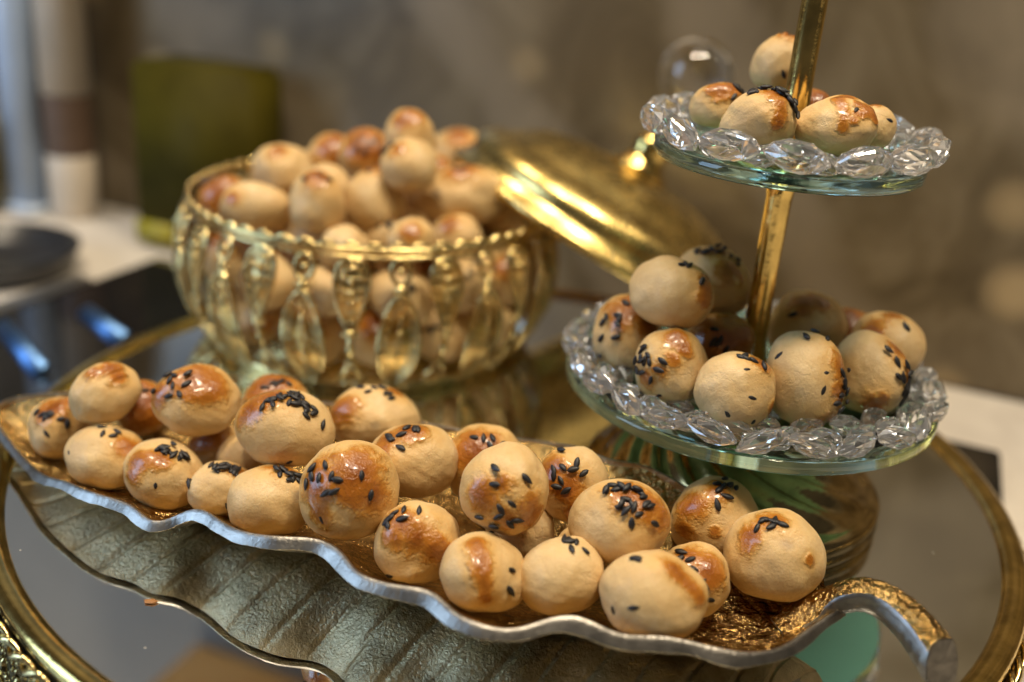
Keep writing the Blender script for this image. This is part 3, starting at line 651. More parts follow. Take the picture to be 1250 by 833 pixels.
mb = MB(); mb.box((-2.6, -3.02, 1.3), (3.6, .05, 1.7), bev=.02); link('label', mb.mesh('label', plain('yellow_green_print', (.33, .28, .02), .4)), o)
c = kpt(-71.6, 60.5, -4.2)
o = empty('jar', c, (0, 0, YAW))
tag(o, 'squat olive jar with a yellow lid at the far left of the worktop', 'jar')
mb = MB(); mb.lathe([(0, 0), (2.4, 0), (2.6, .3), (2.6, 5.0), (2.2, 5.6)], 40); link('body', mb.mesh('body', plain('olive_jar', (.10, .08, .02), .3)), o)
mb = MB(); mb.lathe([(2.3, 5.6), (2.5, 5.7), (2.5, 7.6), (2.3, 7.8), (0, 7.8)], 40); link('lid', mb.mesh('lid', plain('yellow_lid', (.40, .34, .12), .4)), o)
c = kpt(-58.2, 50.6, -4.2)
o = empty('saucepan', c, (0, 0, YAW))
tag(o, 'dark round shallow pan on the worktop left of the hob', 'pan')
mb = MB(); mb.lathe([(0, .2), (4.4, .2), (5.0, .6), (5.4, 1.6), (5.5, 1.9), (5.3, 1.9), (4.8, .8), (4.2, .5), (0, .5)], 56); link('body', mb.mesh('body', plain('dark_enamel', (.02, .02, .022), .3)), o)
mb = MB(); mb.tube([(-5.2, 0, 1.6), (-7.5, 0, 2.0), (-13, 0, 2.4)], [.5, .6, .7], 12, flat=.6); link('handle', mb.mesh('handle', plain('dark_handle', (.02, .02, .02), .4)), o)
# wall cupboard above, seen only as a reflection in the tray
wood = make_stone('oak', [(.3, (.68, .40, .15)), (.7, (.82, .53, .23))], 9, .4, None)
c = kpt(-46, 60, 48)
cb = empty('wall_cupboard', c, (0, 0, YAW))
tag(cb, 'oak wall cupboard over the worktop, seen mirrored in the tray', 'cupboard')
kbox('carcass', (-57, -34), (51, 68.3), (48, 100), wood, cb, .2, c)
kbox('pelmet', (-57.4, -34), (49.6, 50.95), (46.4, 99), plain('dark_oak', (.10, .05, .02), .4), cb, .15, c)

# ------------------------------------------------------------------ mirror tray
TC, TR = (0.32, 40.6), 20.6
tray = empty('mirror_tray', (TC[0], TC[1], -3.6))
tag(tray, 'big round gold tray with a mirror top and filigree side, carrying everything', 'tray')
mb = MB(); mb.lathe([(0, 3.6), (20.3, 3.6)], 160, caps=False)
link('mirror', mb.mesh('mirror', MIRROR, False), tray)
mb = MB(); mb.lathe([(20.0, 3.55), (20.15, 3.78), (20.45, 3.92), (20.75, 3.90), (20.95, 3.78), (21.0, 3.55), (20.9, 3.3), (20.0, 3.3)], 200, closed=True)
link('rim', mb.mesh('rim', GOLD), tray)
mb = MB()
nb = 132
for ph in (0, math.pi):
    path = []
    for k in range(nb * 10):
        a = 2 * math.pi * k / (nb * 10)
        w = nb / 2 * a * 1.0 + ph
        path.append(((21.12 + .13 * math.cos(w)) * math.cos(a), (21.12 + .13 * math.cos(w)) * math.sin(a), 3.02 + .2 * math.sin(w)))
    mb.tube(path, .13, 6, closed=True)
link('braid', mb.mesh('braid', GOLD_WORN), tray)
mb = MB(); mb.lathe([(20.6, .35), (20.9, .0), (21.4, .0), (21.5, .25), (21.3, .5), (20.9, .55)], 160, closed=True)
link('foot_ring', mb.mesh('foot_ring', GOLD_WORN), tray)
mb = MB(); mb.lathe([(20.0, .1), (20.0, 3.3)], 120, caps=False)
link('inner_band', mb.mesh('inner_band', plain('dark_band', (.03, .022, .012), .5)), tray)
# one pierced ornament of the gallery: marquise outline, inner line, pearls
mb = MB()
def marquise(w, h, zc, x, n=28, pw=1.0):
    P = []
    for k in range(n):
        a = 2 * math.pi * k / n
        s, c_ = math.sin(a), math.cos(a)
        P.append((x, w * math.copysign(abs(s) ** 1.25, s), zc + h * c_))
    return P
mb.tube(marquise(.52, 1.18, 1.68, 0), .10, 7, closed=True)
mb.tube(marquise(.33, .86, 1.68, .05), .05, 6, closed=True)
mb.ball((.06, 0, 1.68), .2, 10, 7, sc=(1, .9, 1.5)); mb.ball((.06, 0, 2.2), .11, 8, 6); mb.ball((.06, 0, 1.18), .11, 8, 6)
for k in range(18):
    a = 2 * math.pi * (k + .5) / 18
    mb.ball((.09, .43 * math.copysign(abs(math.sin(a)) ** 1.25, math.sin(a)), 1.68 + 1.02 * math.cos(a)), .05, 6, 4)
orn = mb.mesh('gallery_ornament', GOLD_WORN)
NG = 110
for k in range(NG):
    a = 2 * math.pi * k / NG
    link('gallery_ornament', orn, tray, (21.0 * math.cos(a), 21.0 * math.sin(a), 0), (0, 0, a))

# ------------------------------------------------------------------ leaf dish
NS, NT = 1000, 84
def soften(c, n=9):
    k = np.hanning(2 * n + 1); k /= k.sum()
    p = np.vstack([np.repeat(c[:1], n, 0), c, np.repeat(c[-1:], n, 0)])
    q = np.stack([np.convolve(p[:, i], k, 'valid') for i in range(3)], 1)
    q[0], q[-1] = c[0], c[-1]
    return q
near = soften(smooth_curve(NEAR_RIM, NS), 26)
far = soften(smooth_curve(FAR_RIM, NS), 20)
S = np.linspace(0, 1, NS)
def ends(s):
    return np.interp(s, [0, .05, .14, .8, .93, 1], [.8, .55, .33, .33, .75, 1.5])
def vein(s, w):
    q = (s + .075 * w) * 25
    d = np.abs(q - np.round(q))
    return np.exp(-(d / .07) ** 2)
def sheet(offset, under):
    T = np.linspace(0, 1, NT)
    T = .5 - .5 * np.cos(T * np.pi) * (1 - .0) if False else T
    s = S[:, None]; t = T[None, :]
    X = near[:, None, 0] * (1 - t) + far[:, None, 0] * t
    Y = near[:, None, 1] * (1 - t) + far[:, None, 1] * t
    zr = near[:, None, 2] * (1 - t) + far[:, None, 2] * t
    w = np.abs(2 * t - 1)
    zb = ends(s)
    Z = zb + (zr - zb) * w ** 2.1
    g = vein(s, w) * np.clip((1 - w) * 12, 0, 1)
    mid = np.exp(-((2 * t - 1) / .05) ** 2)
    rough = np.zeros_like(Z)
    for k in range(10):
        a, b_, c_ = RNG.normal(size=3)
        rough += np.sin(X * 2.2 * a + Y * 2.2 * b_ + c_ * 6) * .012
    if under:
        Z = Z - offset * (1 + .12 * w ** 6) + .09 * g - .03 * mid + rough
    else:
        Z = Z - .07 * g + .10 * mid + rough
    V = np.stack([X, Y, Z], -1).reshape(-1, 3)
    I = np.arange(NS * NT).reshape(NS, NT)
    Fq = np.stack([I[:-1, :-1], I[1:, :-1], I[1:, 1:], I[:-1, 1:]], -1).reshape(-1, 4)
    if under: Fq = Fq[:, ::-1]
    return V, Fq
ROOT = np.array([-2.0, 31.5, 0.0])
dish = empty('leaf_dish', ROOT)
tag(dish, 'long leaf shaped gold dish with veins, silver cut rim and a curled stem handle', 'dish')
V, Fq = sheet(0, False)
link('leaf_top', make_mesh('leaf_top', V - ROOT, Fq, GOLD_ROUGH), dish)
V, Fq = sheet(.28, True)
link('leaf_underside', make_mesh('leaf_underside', V - ROOT, Fq, UNDER), dish)
# the cut edge runs right round the leaf
def edge_loft(line, sign, size):
    N = len(line)
    sz = np.interp(np.linspace(0, 1, N), *size)[:, None]
    slow = np.convolve(RNG.normal(size=N + 60), np.hanning(61) / 30, 'valid')[:N]
    sz = sz * (1 + .55 * np.clip(slow, -.4, .4))[:, None]
    tan = np.gradient(line, axis=0)
    nrm = np.stack([tan[:, 1], -tan[:, 0], 0 * tan[:, 0]], 1)
    nrm /= np.linalg.norm(nrm, axis=1)[:, None] + 1e-9
    nrm *= sign
    prof = [(-.10, .03), (-.02, .05), (.05, .01), (.12, -.06), (.32, -.31), (.31, -.34), (.18, -.35), (-.16, -.3)]
    wob = np.convolve(RNG.normal(size=N + 12), np.ones(13) / 13, 'valid')[:N] * .03
    v = []
    for (o, z) in prof:
        p = line + nrm * (o * sz + wob[:, None] * .6)
        p = p.copy(); p[:, 2] += z * sz[:, 0] + (wob * .5 if z > -.2 else -wob)
        v.append(p)
    v = np.stack(v, 1).reshape(-1, 3)
    K = len(prof)
    f = []
    for i in range(N - 1):
        for k in range(K):
            l = (k + 1) % K
            f.append((i * K + k, (i + 1) * K + k, (i + 1) * K + l, i * K + l))
    mi = [1 if q % K in (4, 5, 6, 7) else 0 for q in range(len(f))]
    return v, f, mi
for ln, sg in ((near, 1), (far, -1)):
    v, f, mi = edge_loft(ln, sg, ([0, .25, .5, .93, .985, 1], [.48, .68, .88, .8, .45, .15]))
    rim_me = make_mesh('cut_rim', v - ROOT, f, [SILVER, UNDER], True, mi)
    rim_me.set_sharp_from_angle(angle=rad(32))
    link('cut_rim', rim_me, dish)
tip = np.linspace(near[0], far[0], 24)
v, f, mi = edge_loft(tip, -1, ([0, 1], [.55, .55]))
rim_me = make_mesh('cut_rim', v - ROOT, f, [SILVER, UNDER], True, mi)
rim_me.set_sharp_from_angle(angle=rad(32))
link('cut_rim', rim_me, dish)
# stem handle: rounded bar, gold on top, bare metal in front and at the sawn end
hp = smooth_curve(HANDLE_PATH, 60)
vv, ff, fm = [], [], []
K = 20
for i, p in enumerate(hp):
    t = hp[min(i + 1, 59)] - hp[max(i - 1, 0)]
    t = t / np.linalg.norm(t)
    sd = np.cross(t, (0, 0, 1)); sd /= np.linalg.norm(sd)
    up = np.cross(sd, t)
    u = i / 59
    hw = np.interp(u, [0, .2, .5, 1], [.5, .68, .52, .62])
    hh = np.interp(u, [0, .2, .5, 1], [.12, .34, .50, .66])
    for k in range(K):
        a = 2 * math.pi * k / K
        cx, cy = math.cos(a), math.sin(a)
        q = (abs(cx) ** 2.7 + abs(cy) ** 2.7) ** (-1 / 2.7)
        j = 1 + .02 * math.sin(i * 1.7 + k * 2.1)
        cut = t * (-cy * q * hh * .75 * max(0.0, (u - .75) / .25))
        vv.append(p + (sd * cx * q * hw + up * cy * q * hh) * j + cut)
for i in range(59):
    for k in range(K):
        l = (k + 1) % K
        ff.append((i * K + k, i * K + l, (i + 1) * K + l, (i + 1) * K + k))
        a = 2 * math.pi * (k + .5) / K
        fm.append(0 if math.sin(a) > .55 else 1)
ff.append(tuple(range(K))[::-1]); fm.append(1)
h_me = make_mesh('handle', np.array(vv) - ROOT, [tuple(int(x) for x in q) for q in ff], [GOLD_ROUGH, SILVER], True, fm)
hd = link('handle', h_me, dish)
h_me.set_sharp_from_angle(angle=rad(40))
cap_c = np.mean(vv[-K:], axis=0)
tdir = hp[-1] - hp[-2]; tdir /= np.linalg.norm(tdir)
cap = [cap_c + (np.array(q) - cap_c) * .975 + tdir * .012 for q in vv[-K:]]
cv = cap + [cap_c + tdir * .03]
cf = [(k, (k + 1) % K, K) for k in range(K)]
CAP = metal('sawn_end', (.24, .225, .20), .32, [(300, .2)], .1)
link('sawn_end', make_mesh('sawn_end', np.array(cv) - ROOT, cf, CAP, False), hd)

# ------------------------------------------------------------------ cake stand
SX, SY, H1, R1, H2, R2 = 9.4, 37.95, 5.4, 7.2, 14.4, 4.85
stand = empty('cake_stand', (SX, SY, 0))
tag(stand, 'two tier cake stand with gold pole, glass plates and crystal rims', 'cake stand')
# fluted swirl foot
prof = [(5.75, .0), (5.95, .12), (5.98, .38), (5.86, .5), (5.95, .62), (5.95, .95), (5.8, 1.12), (5.62, 1.2)]
for k in range(26):
    u = k / 25
    prof.append((5.5 - 3.9 * u, 1.22 + 2.1 * (1 - (1 - u) ** 1.8) * .9 + .25 * u))
prof += [(1.2, 3.7), (.9, 3.9)]
def flute(r, z, a, j):
    if 8 <= j < 34:
        u = (j - 8) / 25
        m = math.sin(math.pi * min(1, u * 1.08)) ** .6 if u < .92 else .0
        return r, z + .16 * m * math.cos(15 * (a + 1.5 * u))
    return r, z
mb = MB(); mb.lathe(prof, 300, fn=flute)
FOOT = metal('foot_gold', (.62, .46, .21), .14, [(160, .1)], .1)
link('foot', mb.mesh('foot', FOOT), stand)
mb = MB(); mb.lathe([(.9, 3.85), (1.35, 4.0), (1.5, 4.3), (1.2, 4.55), (1.9, 4.7), (2.2, 4.82)], 64)
link('collar', mb.mesh('collar', GOLD), stand)
def stone(lx, ly, lz, n=10, table=.55, pw=1.0):
    """pointed oval cut stone: table, crown, girdle, pavilion"""
    P = []
    for sc_, z in ((table, lz * .5), (.84, lz * .3), (1.0, lz * .05), (1.0, -lz * .05), (.6, -lz * .34)):
        for k in range(n):
            a = 2 * math.pi * (k + (.5 if sc_ in (.84, .6) else 0)) / n
            c_, s_ = math.cos(a), math.sin(a)
            P.append((lx / 2 * sc_ * c_, ly / 2 * sc_ * math.copysign(abs(s_) ** pw, s_), z))
    P.append((0, 0, -lz * .5))
    f = [tuple(range(n))]
    for i in range(4):
        for k in range(n):
            l = (k + 1) % n
            a, b_, c_, d_ = i * n + k, i * n + l, (i + 1) * n + k, (i + 1) * n + l
            f += [(a, c_, d_), (a, d_, b_)]
    f += [(4 * n + k, 5 * n, 4 * n + (k + 1) % n) for k in range(n)]
    return P, f
def plate(h, r, th):
    mb = MB(); mb.lathe([(.62, -th), (r - .08, -th), (r, -th + .08), (r, -.08), (r - .08, 0), (.62, 0)], 160, closed=True)
    p = link('glass_plate', mb.mesh('glass_plate', PLATE_GLASS), stand, (0, 0, h))
    mb = MB(); mb.lathe([(.6, -th - .012), (r - .12, -th - .012)], 128, caps=False)
    link('mirror_sheet', mb.mesh('mirror_sheet', MIRROR, False), p)
    mb = MB(); mb.lathe([(.6, -th - .03), (r - .12, -th - .03)], 128, caps=False)
    link('painted_back', mb.mesh('painted_back', TEAL, False), p)
    return p
p1 = plate(H1, R1, .5)
v, f = stone(1.85, 1.0, .8, 6, .42, 1.2); st_a = make_mesh('crystal', v, f, CRYSTAL, False)
v, f = stone(1.4, .85, .75, 6, .4, 1.2); st_b = make_mesh('crystal', v, f, CRYSTAL, False)
v, f = stone(2.2, 1.3, .95, 8, .45, 1.1); st_c = make_mesh('crystal', v, f, CRYSTAL, False)
def ring(p, me, n, r, z, tilt, ph, jit=.08, twist=0.0):
    for k in range(n):
        a = 2 * math.pi * (k + ph) / n
        j = lambda s: random.uniform(-s, s)
        m = (Matrix.Rotation(a, 4, 'Z') @ Matrix.Translation(Vector((r + j(.06), 0, z + j(.04))) * CM)
             @ Matrix.Rotation(-tilt + j(jit), 4, 'Y') @ Matrix.Rotation(twist * (1 if k % 2 else -1) + j(jit), 4, 'X')
             @ Matrix.Rotation(math.pi / 2 + j(jit * .5), 4, 'Z'))
        o = link('crystal', me, p)
        o.matrix_local = m
ring(p1, st_a, 26, 7.0, .52, rad(44), 0, .16, .3)
ring(p1, st_b, 26, 6.25, .38, rad(20), .5, .2, .4)
ring(p1, st_b, 22, 5.4, .36, rad(6), .2, .2, .35)
p2 = plate(H2, R2, .5)
ring(p2, st_c, 14, 4.95, .62, rad(48), .1, .08, .15)
ring(p2, st_b, 14, 4.3, .36, rad(20), .6, .12, .25)
mb = MB(); mb.lathe([(.0, 5.0), (.62, 5.0), (.62, 5.42), (.95, 5.44), (1.0, 5.62), (.8, 5.8), (.58, 6.3), (.48, 7.0), (.44, 9.5), (.48, 12.6), (.6, 13.4), (.78, 13.75), (.62, 13.9), (.61, 14.42), (.8, 14.44), (.85, 14.6), (.62, 14.8), (.5, 15.4), (.46, 17), (.46, 24.5), (.6, 24.8), (.6, 25.1), (0, 25.2)], 40)
link('pole', mb.mesh('pole', GOLD), stand)
mb = MB()
for k in range(5):
    a = 2 * math.pi * k / 5
mb.tube([(1.5 * math.cos(2 * math.pi * k / 40), 0, 26.6 + 1.5 * math.sin(2 * math.pi * k / 40)) for k in range(40)], .2, 10, closed=True)
link('ring_handle', mb.mesh('ring_handle', GOLD), stand)

# ------------------------------------------------------------------ filigree bowl
BX, BY, BZ, BR = -7.9, 52.8, 7.4, 9.2
bowl = empty('filigree_bowl', (BX, BY, 0))
tag(bowl, 'round gold filigree bowl of drop and leaf ornaments, heaped with buns', 'bowl')
zs_ = [.2, 1.7, 3.3, 5.0, 6.2, 7.4]; rs_ = [8.1, 9.15, 9.75, 9.8, 9.55, 9.2]
pz = np.polyfit(zs_, rs_, 4)
def RB(z): return float(np.polyval(pz, z))
def on(y, z, o=0.0):
    z = 7.4 - (7.4 - z) * 1.1
    r = RB(z) + o
    a = y / r
    return (r * math.cos(a), r * math.sin(a), z)
mb = MB(); mb.lathe([(RB(z) - .22, z) for z in np.linspace(.5, 7.3, 26)], 96, caps=False)
link('glass_liner', mb.mesh('glass_liner', LINER), bowl)
mb = MB(); mb.lathe([(RB(.5), .5), (7.7, .35), (7.7, .22), (8.0, .12), (8.0, 0), (6.0, 0), (5.6, .4), (0, .5)], 96)
for k in range(64):
    a = 2 * math.pi * k / 64
    mb.ball((7.9 * math.cos(a), 7.9 * math.sin(a), .22), .24, 8, 5)
link('foot', mb.mesh('foot', GOLD_WORN), bowl)
mb = MB()
for z, r_ in ((7.35, .14), (7.05, .09), (.45, .18), (.22, .14)):
    mb.tube([(RB(z) * math.cos(a), RB(z) * math.sin(a), z) for a in np.linspace(0, 2 * math.pi, 120, endpoint=False)], r_, 8, closed=True)
NM = 14
for k in range(NM * 4):
    a0 = 2 * math.pi * k / (NM * 4)
    w = 2 * math.pi / (NM * 4)
    P = [(RB(7.4) * math.cos(a0 + w * t), RB(7.4) * math.sin(a0 + w * t), 7.38 + .26 * math.sin(math.pi * t)) for t in np.linspace(0, 1, 9)]
    mb.tube(P, .1, 6)
link('scalloped_rim', mb.mesh('scalloped_rim', GOLD_WORN), bowl)
def loop(fn, n, r, mb, o=0.0):
    mb.tube([on(*fn(2 * math.pi * k / n), o) for k in range(n)], r, 7, closed=True)
mb = MB()      # hanging drop: wide at the rim, pointed below, knob, stem, fan at the foot
drop = lambda w, h, zc: (lambda a: (w * math.sin(a) * (.62 + .38 * math.cos(a)), zc + h * math.cos(a)))
loop(drop(1.06, 1.5, 5.5), 36, .12, mb, .05)
loop(drop(.62, .98, 5.75), 28, .07, mb, .1)
panel, pf = [], []
for i in range(9):
    for k in range(24):
        y, z = drop(1.04 * i / 8, 1.47 * i / 8, 5.5)(2 * math.pi * k / 24)
        panel.append(on(y, z, .02 + .05 * math.cos(math.pi * i / 16)))
for i in range(8):
    for k in range(24):
        l = (k + 1) % 24
        pf.append((i * 24 + k, (i + 1) * 24 + k, (i + 1) * 24 + l, i * 24 + l))
mb.add(panel, pf)
for y, z, r in ((0, 6.2, .2), (0, 5.7, .15), (0, 5.3, .12), (-.32, 6.3, .1), (.32, 6.3, .1), (-.27, 5.8, .08), (.27, 5.8, .08), (0, 6.65, .1)):
    mb.ball(on(y, z, .12), r, 8, 6)
for k in range(16):
    y, z = drop(.80, 1.2, 5.62)(2 * math.pi * (k + .5) / 16)
    mb.ball(on(y, z, .1), .07, 6, 4)
mb.ball(on(0, 3.95, .05), .25, 10, 7); mb.ball(on(-.27, 3.9, .02), .13, 8, 5); mb.ball(on(.27, 3.9, .02), .13, 8, 5)
mb.tube([on(0, 3.75, .0), on(0, 3.2, .02), on(0, 2.5, 0)], [.13, .2, .12], 8)
mb.tube([on(0, 2.6, .03), on(-.3, 1.9, .03), on(-.62, 1.3, .03), on(-.5, 1.1, .03)], .11, 7)
mb.tube([on(0, 2.6, .03), on(.3, 1.9, .03), on(.62, 1.3, .03), on(.5, 1.1, .03)], .11, 7)
mb.ball(on(-.25, 1.25, .05), .22, 8, 6); mb.ball(on(.25, 1.25, .05), .22, 8, 6)
drop_me = mb.mesh('drop_ornament', GOLD_WORN)
mb = MB()      # loop, knob and long leaf
loop(lambda a: (.42 * math.sin(a), 6.55 + .48 * math.cos(a)), 22, .12, mb, .05)
mb.ball(on(0, 6.55, .03), .18, 8, 6)
mb.ball(on(0, 5.85, .06), .24, 10, 7); mb.ball(on(-.26, 5.8, .03), .13, 8, 5); mb.ball(on(.26, 5.8, .03), .13, 8, 5)
leafo = lambda w, h, zc: (lambda a: (w * math.copysign(abs(math.sin(a)) ** 1.3, math.sin(a)), zc + h * math.cos(a)))
loop(leafo(.92, 2.2, 3.4), 40, .13, mb, .05)
panel, pf = [], []
for i in range(9):
    for k in range(28):
        y, z = leafo(.9 * i / 8, 2.15 * i / 8, 3.4)(2 * math.pi * k / 28)
        panel.append(on(y, z, -.02 + .06 * math.cos(math.pi * i / 16) + .035 * math.sin(5.0 * i + 2.1 * k)))
for i in range(8):
    for k in range(28):
        l = (k + 1) % 28
        pf.append((i * 28 + k, (i + 1) * 28 + k, (i + 1) * 28 + l, i * 28 + l))
mb.add(panel, pf, 1)
loop(leafo(.62, 1.7, 3.4), 32, .06, mb, .08)
for k in range(26):
    y, z = leafo(.75, 1.93, 3.4)(2 * math.pi * (k + .5) / 26)
    mb.ball(on(y, z, .08), .07, 6, 4)
for z in np.linspace(2.2, 4.7, 8):
    mb.ball(on(.0, z, .05), .14 if 2.4 < z < 4.2 else .1, 8, 6)
for s_ in (-1, 1):
    mb.tube([on(0, 1.7, .03), on(s_ * .35, 2.7, .03), on(s_ * .2, 3.6, .03), on(0, 4.6, .03)], .07, 6)
mb.tube([on(0, 1.3, 0), on(0, .95, 0)], .16, 7)
mb.ball(on(-.2, 1.15, .05), .2, 8, 6); mb.ball(on(.2, 1.15, .05), .2, 8, 6)
leaf_me = mb.mesh('leaf_ornament', [GOLD_WORN, metal('amber_gold', (.80, .50, .14), .22, [(260, .5)], .1)])
for k in range(NM):
    a = -math.pi / 2 + 2 * math.pi * (k + .15) / NM
    link('drop_ornament', drop_me, bowl, (0, 0, 0), (0, 0, a))
    link('leaf_ornament', leaf_me, bowl, (0, 0, 0), (0, 0, a + math.pi / NM))

# ------------------------------------------------------------------ lid leaning on the bowl
LC = np.array([4.2, 56.3, 5.2])
u_ = np.array([.90, -.15, -.42]); u_ /= np.linalg.norm(u_)
m_ = np.array([.10, .955, -.28]); m_ -= u_ * (m_ @ u_); m_ /= np.linalg.norm(m_)
n_ = np.cross(u_, m_); n_ = n_ if n_[2] > 0 else -n_
tl = rad(6)
n2 = n_ * math.cos(tl) - m_ * math.sin(tl)
m2 = np.cross(n2, u_)
lid = bpy.data.objects.new('bowl_lid', None); COL.objects.link(lid)
lid.matrix_world = Matrix.Translation(Vector(LC) * CM) @ Matrix((Vector(u_), Vector(m2), Vector(n2))).transposed().to_4x4()
tag(lid, 'domed gold bowl lid leaning on the right rim of the filigree bowl', 'lid')
mb = MB()
LP = [(10.2, 0), (10.45, .1), (10.5, .4), (10.35, .62), (10.0, .7), (9.95, .95), (9.75, 1.1), (9.7, 1.4), (9.72, 1.75), (9.5, 2.2), (9.05, 2.6), (8.5, 2.82), (8.1, 2.9), (7.5, 3.35), (6.2, 4.1), (4.4, 4.6), (2.4, 4.8), (1.1, 4.9), (1.0, 4.7), (2.4, 4.58), (4.3, 4.38), (6.0, 3.9), (7.4, 3.05), (8.2, 2.6), (9.0, 2.2), (9.4, 1.5), (9.6, .8), (10.0, .2)]
LP = [(r * .885, z * .885) for r, z in LP]
mb.lathe(LP, 120, closed=True)
link('dome', mb.mesh('dome', metal('satin_gold', (.96, .71, .25), .27, [(180, .1)], .12)), lid)
mb = MB(); mb.lathe([(0, 4.15), (1.7, 4.25), (1.75, 4.45), (1.3, 4.8), (1.0, 5.5), (1.25, 5.9), (.8, 6.3), (.45, 7.0), (.45, 7.9), (.9, 8.3), (0, 8.35)], 48)
BALL_GLASS = glass('knob_glass', (1, 1, 1), 0.0, 1.6)
kb = link('knob', mb.mesh('knob', GOLD), lid)
bm = bmesh.new(); bmesh.ops.create_icosphere(bm, subdivisions=5, radius=2.0)
link('crystal_ball', make_mesh('crystal_ball', [v.co for v in bm.verts], [[q.index for q in f.verts] for f in bm.faces], BALL_GLASS, True), kb, (0, 0, 10.2)); bm.free()

# ------------------------------------------------------------------ buns
def ico(sub):
    bm = bmesh.new(); bmesh.ops.create_icosphere(bm, subdivisions=sub, radius=1)
    v = np.array([w.co for w in bm.verts]); f = [[w.index for w in q.verts] for q in bm.faces]
    bm.free()
    return v / np.linalg.norm(v, axis=1)[:, None], f
ICO = {5: ico(5), 6: ico(6)}
def seed_mesh(k):
    mb = MB()
    L_, W_, H_ = .37 + .03 * k, .20 + .012 * (k % 3), .145
    prof = [(-.5, .0), (-.44, .42), (-.25, .85), (0, 1.0), (.22, .8), (.4, .42), (.5, .08)]
    n = 8
    v = []
    for x, w in prof:
        for j in range(n):
            a = 2 * math.pi * j / n
            rg = 1 + .1 * math.cos(3 * a + k)
            v.append((x * L_ + .02 * math.sin(x * 5 + k), W_ / 2 * w * math.cos(a) * rg, H_ / 2 * w * math.sin(a) * rg + .02 * k * (x * x)))
    f = []
    for i in range(len(prof) - 1):
        for j in range(n):
            l = (j + 1) % n
            f.append((i * n + j, (i + 1) * n + j, (i + 1) * n + l, i * n + l))
    f.append(tuple(range(n))); f.append(tuple((len(prof) - 1) * n + j for j in range(n))[::-1])
    mb.add(v, f)
    return mb.mesh('seed', SEED)
SEEDS = [seed_mesh(k) for k in range(5)]
GROUPS = {'leaf': 'glazed buns heaped on the leaf dish', 'plate': 'glazed buns on the lower plate of the cake stand',
          'top': 'glazed buns on the upper plate of the cake stand', 'bowl': 'glazed buns heaped in the gold bowl'}
def make_bun(where, label, loc, radii, eul, patches, seeds, buried, torn, sub):
    M = np.array(Euler(eul).to_matrix())
    down = M.T @ np.array([0, 0, -1.0])
    r3 = np.array(radii)
    ks = [(RNG.normal(size=3) * f_, RNG.uniform(0, 6.28), a_) for f_, a_, c_ in ((1.1, .022, 6), (2.2, .017, 8), (4.5, .0045, 12), (10, .0016, 14)) for _ in range(c_)]
    pd = []
    for (u, v, rr) in patches:
        w = math.sqrt(max(0.02, 1 - u * u - v * v))
        p = np.array([u, v, w]); pd.append((p / np.linalg.norm(p), rr))
    def field(n):
        g = np.full(len(n), -1.0)
        for p, rr in pd:
            ang = np.arccos(np.clip(n @ p, -1, 1))
            rq = rr * 1.15 + .03
            g = np.maximum(g, (1 - ang / rq) * min(1.0, .6 + rr * .5))
        return g
    def shape(n):
        s = np.ones(len(n))
        for k, ph, a in ks: s += a * np.sin(n @ k * 1.0 + ph)
        d = n @ down
        s -= .16 * np.clip((d - .55) / .45, 0, 1) ** 1.5
        g = field(n)
        s += .007 * np.clip(g * 4, 0, 1)
        if torn:
            t = np.clip(g * 2.2, 0, 1)
            s += .05 * t * np.abs(np.sin(n @ np.array([9, 4, 7]))) + .035 * t * np.sin(n @ np.array([17, -13, 11]))
        return n * s[:, None] * r3
    n, f = ICO[sub]
    V = shape(n)
    me = make_mesh('bun', V, f, DOUGH)
    at = me.attributes.new('glaze', 'FLOAT', 'POINT')
    at.data.foreach_set('value', field(n).astype(np.float32))
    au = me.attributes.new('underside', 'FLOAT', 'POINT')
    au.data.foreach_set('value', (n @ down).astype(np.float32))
    o = link('bun', me, None, loc, eul)
    tag(o, label, 'bun', GROUPS[where])
    if len(seeds) > 11 and where == 'leaf':
        seeds = list(seeds) + [(u + random.gauss(0, .07), v + random.gauss(0, .07)) for u, v in random.sample(list(seeds), len(seeds) * 2 // 5)]
        seeds = [(u, v) if u * u + v * v < .97 else (u * .98 / math.hypot(u, v), v * .98 / math.hypot(u, v)) for u, v in seeds]
    for lst, nm, sink in ((seeds, 'seed', .035), (buried, 'buried_seed', -.045)):
        for i, (u, v) in enumerate(lst):
            w = math.sqrt(max(0.0, 1 - u * u - v * v))
            if u * u + v * v > .8:
                k_ = random.uniform(.80, 1.0)
                t_ = random.gauss(0, .055)
                u, v = u * k_ - v * t_, v * k_ + u * t_
                k_ = min(1.0, .985 / math.hypot(u, v))
                u, v = u * k_, v * k_
                w = math.sqrt(max(0.0, 1 - u * u - v * v))
            p = np.array([[u, v, w]]); p /= np.linalg.norm(p)
            q = shape(p)[0]
            nn = (p[0] / r3); nn /= np.linalg.norm(nn)
            N = Vector(nn)
            t = N.orthogonal().normalized()
            t.rotate(Matrix.Rotation(random.uniform(0, 6.28), 3, N))
            t = (t + N * random.uniform(-.16, .22)).normalized()
            b_ = N.cross(t).normalized(); N2 = t.cross(b_)
            lift = sink + (random.choice((0, 0, .05, .1)) if nm == 'seed' and len(lst) > 8 else 0)
            sc_ = random.uniform(.84, 1.08)
            so = link(nm, SEEDS[random.randrange(5)], o)
            so.matrix_local = Matrix.Translation((Vector(q) + N * lift) * CM) @ (Matrix((t, b_, N2)).transposed() * sc_).to_4x4()
    return o
for row in BUNS:
    make_bun(*row, 6 if row[0] != 'bowl' else 5)
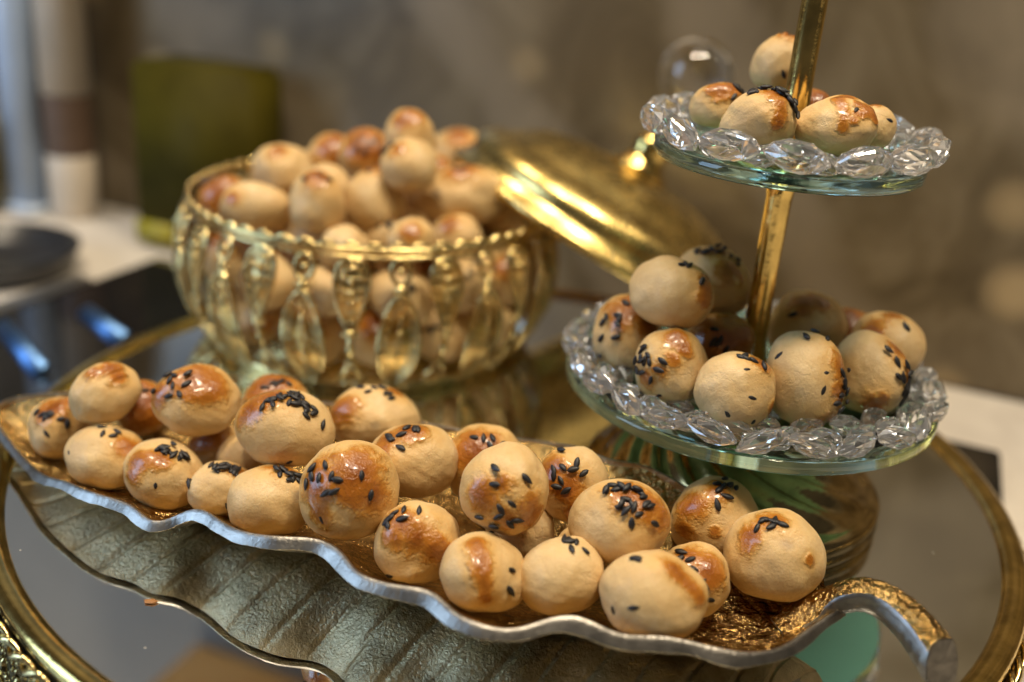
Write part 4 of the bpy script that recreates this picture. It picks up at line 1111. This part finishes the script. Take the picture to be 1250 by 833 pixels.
# buns packed along the inside of the bowl, seen through its openwork side
k = 0
for z, rr, cnt, ph in ((2.15, 7.0, 14, 0), (4.6, 7.5, 14, .3), (4.4, 3.6, 7, .1), (2.2, 2.2, 4, 0), (6.4, 4.6, 8, .4)):
    for i in range(cnt):
        a = 2 * math.pi * (i + ph) / cnt
        br = random.uniform(1.4, 1.65)
        p = (BX + rr * math.cos(a), BY + rr * math.sin(a), z + random.uniform(-.2, .25))
        e = (random.uniform(1.0, 1.8), random.uniform(-.5, .5), random.uniform(-.6, .6))
        pt = [(random.uniform(-.5, .5), random.uniform(0, .7), random.uniform(.4, .8))] if random.random() < .75 else []
        sd = [(random.gauss(0, .22), random.gauss(.35, .2)) for _ in range(random.choice((0, 4, 7)))]
        sd = [q for q in sd if q[0] ** 2 + q[1] ** 2 < .9]
        make_bun('bowl', {6.4: 'bun filling the top of the gold bowl between the named heap buns, mostly covered',
                          4.6: 'bun in the ring behind the upper drops of the openwork bowl side',
                          4.4: 'bun deep in the core of the gold bowl, covered by the others'}.get(z, 'bun at the floor of the gold bowl, glimpsed low through the openwork'), p, (br, br * random.uniform(.85, 1), br), e, pt, sd, [], 0, 5)
# small buns closing the gaps of the heap near the bowl rim
placed = [(np.array(r[2]), sum(r[3]) / 3) for r in BUNS if r[0] == 'bowl']
for z, rr, cnt in ((7.2, 7.4, 22), (7.9, 5.6, 18), (8.6, 3.6, 12), (9.6, 1.8, 6)):
    for i in range(cnt):
        a = 2 * math.pi * (i + random.uniform(-.2, .2)) / cnt
        br = random.uniform(1.05, 1.3)
        p = np.array([BX + rr * math.cos(a), BY + rr * math.sin(a), z + random.uniform(-.3, .2)])
        if any(np.linalg.norm(p - q) < .84 * (br + r_) for q, r_ in placed): continue
        placed.append((p, br))
        make_bun('bowl', 'small bun filling a gap between the larger buns of the bowl heap', p.tolist(), (br, br * .92, br), (random.uniform(1.0, 1.6), random.uniform(-.4, .4), 0),
                 [(random.uniform(-.3, .3), random.uniform(.3, .7), random.uniform(.4, .7))] if random.random() < .6 else [], [], [], 0, 5)
# a crumb fallen on the mirror
bm = bmesh.new(); bmesh.ops.create_icosphere(bm, subdivisions=2, radius=1)
cv_ = [(w.co.x * .22 * (1 + .3 * math.sin(7 * w.co.y)), w.co.y * .12 * (1 + .3 * math.sin(9 * w.co.x)), .05 + w.co.z * .05) for w in bm.verts]
tag(link('crumb', make_mesh('crumb', cv_, [[q.index for q in f.verts] for f in bm.faces], plain('crumb_crust', (.30, .13, .035), .6), False), None, (-10.9, 27.6, 0)), 'tiny orange crumb lying on the mirror beside the reflected leaf edge', 'crumb'); bm.free()
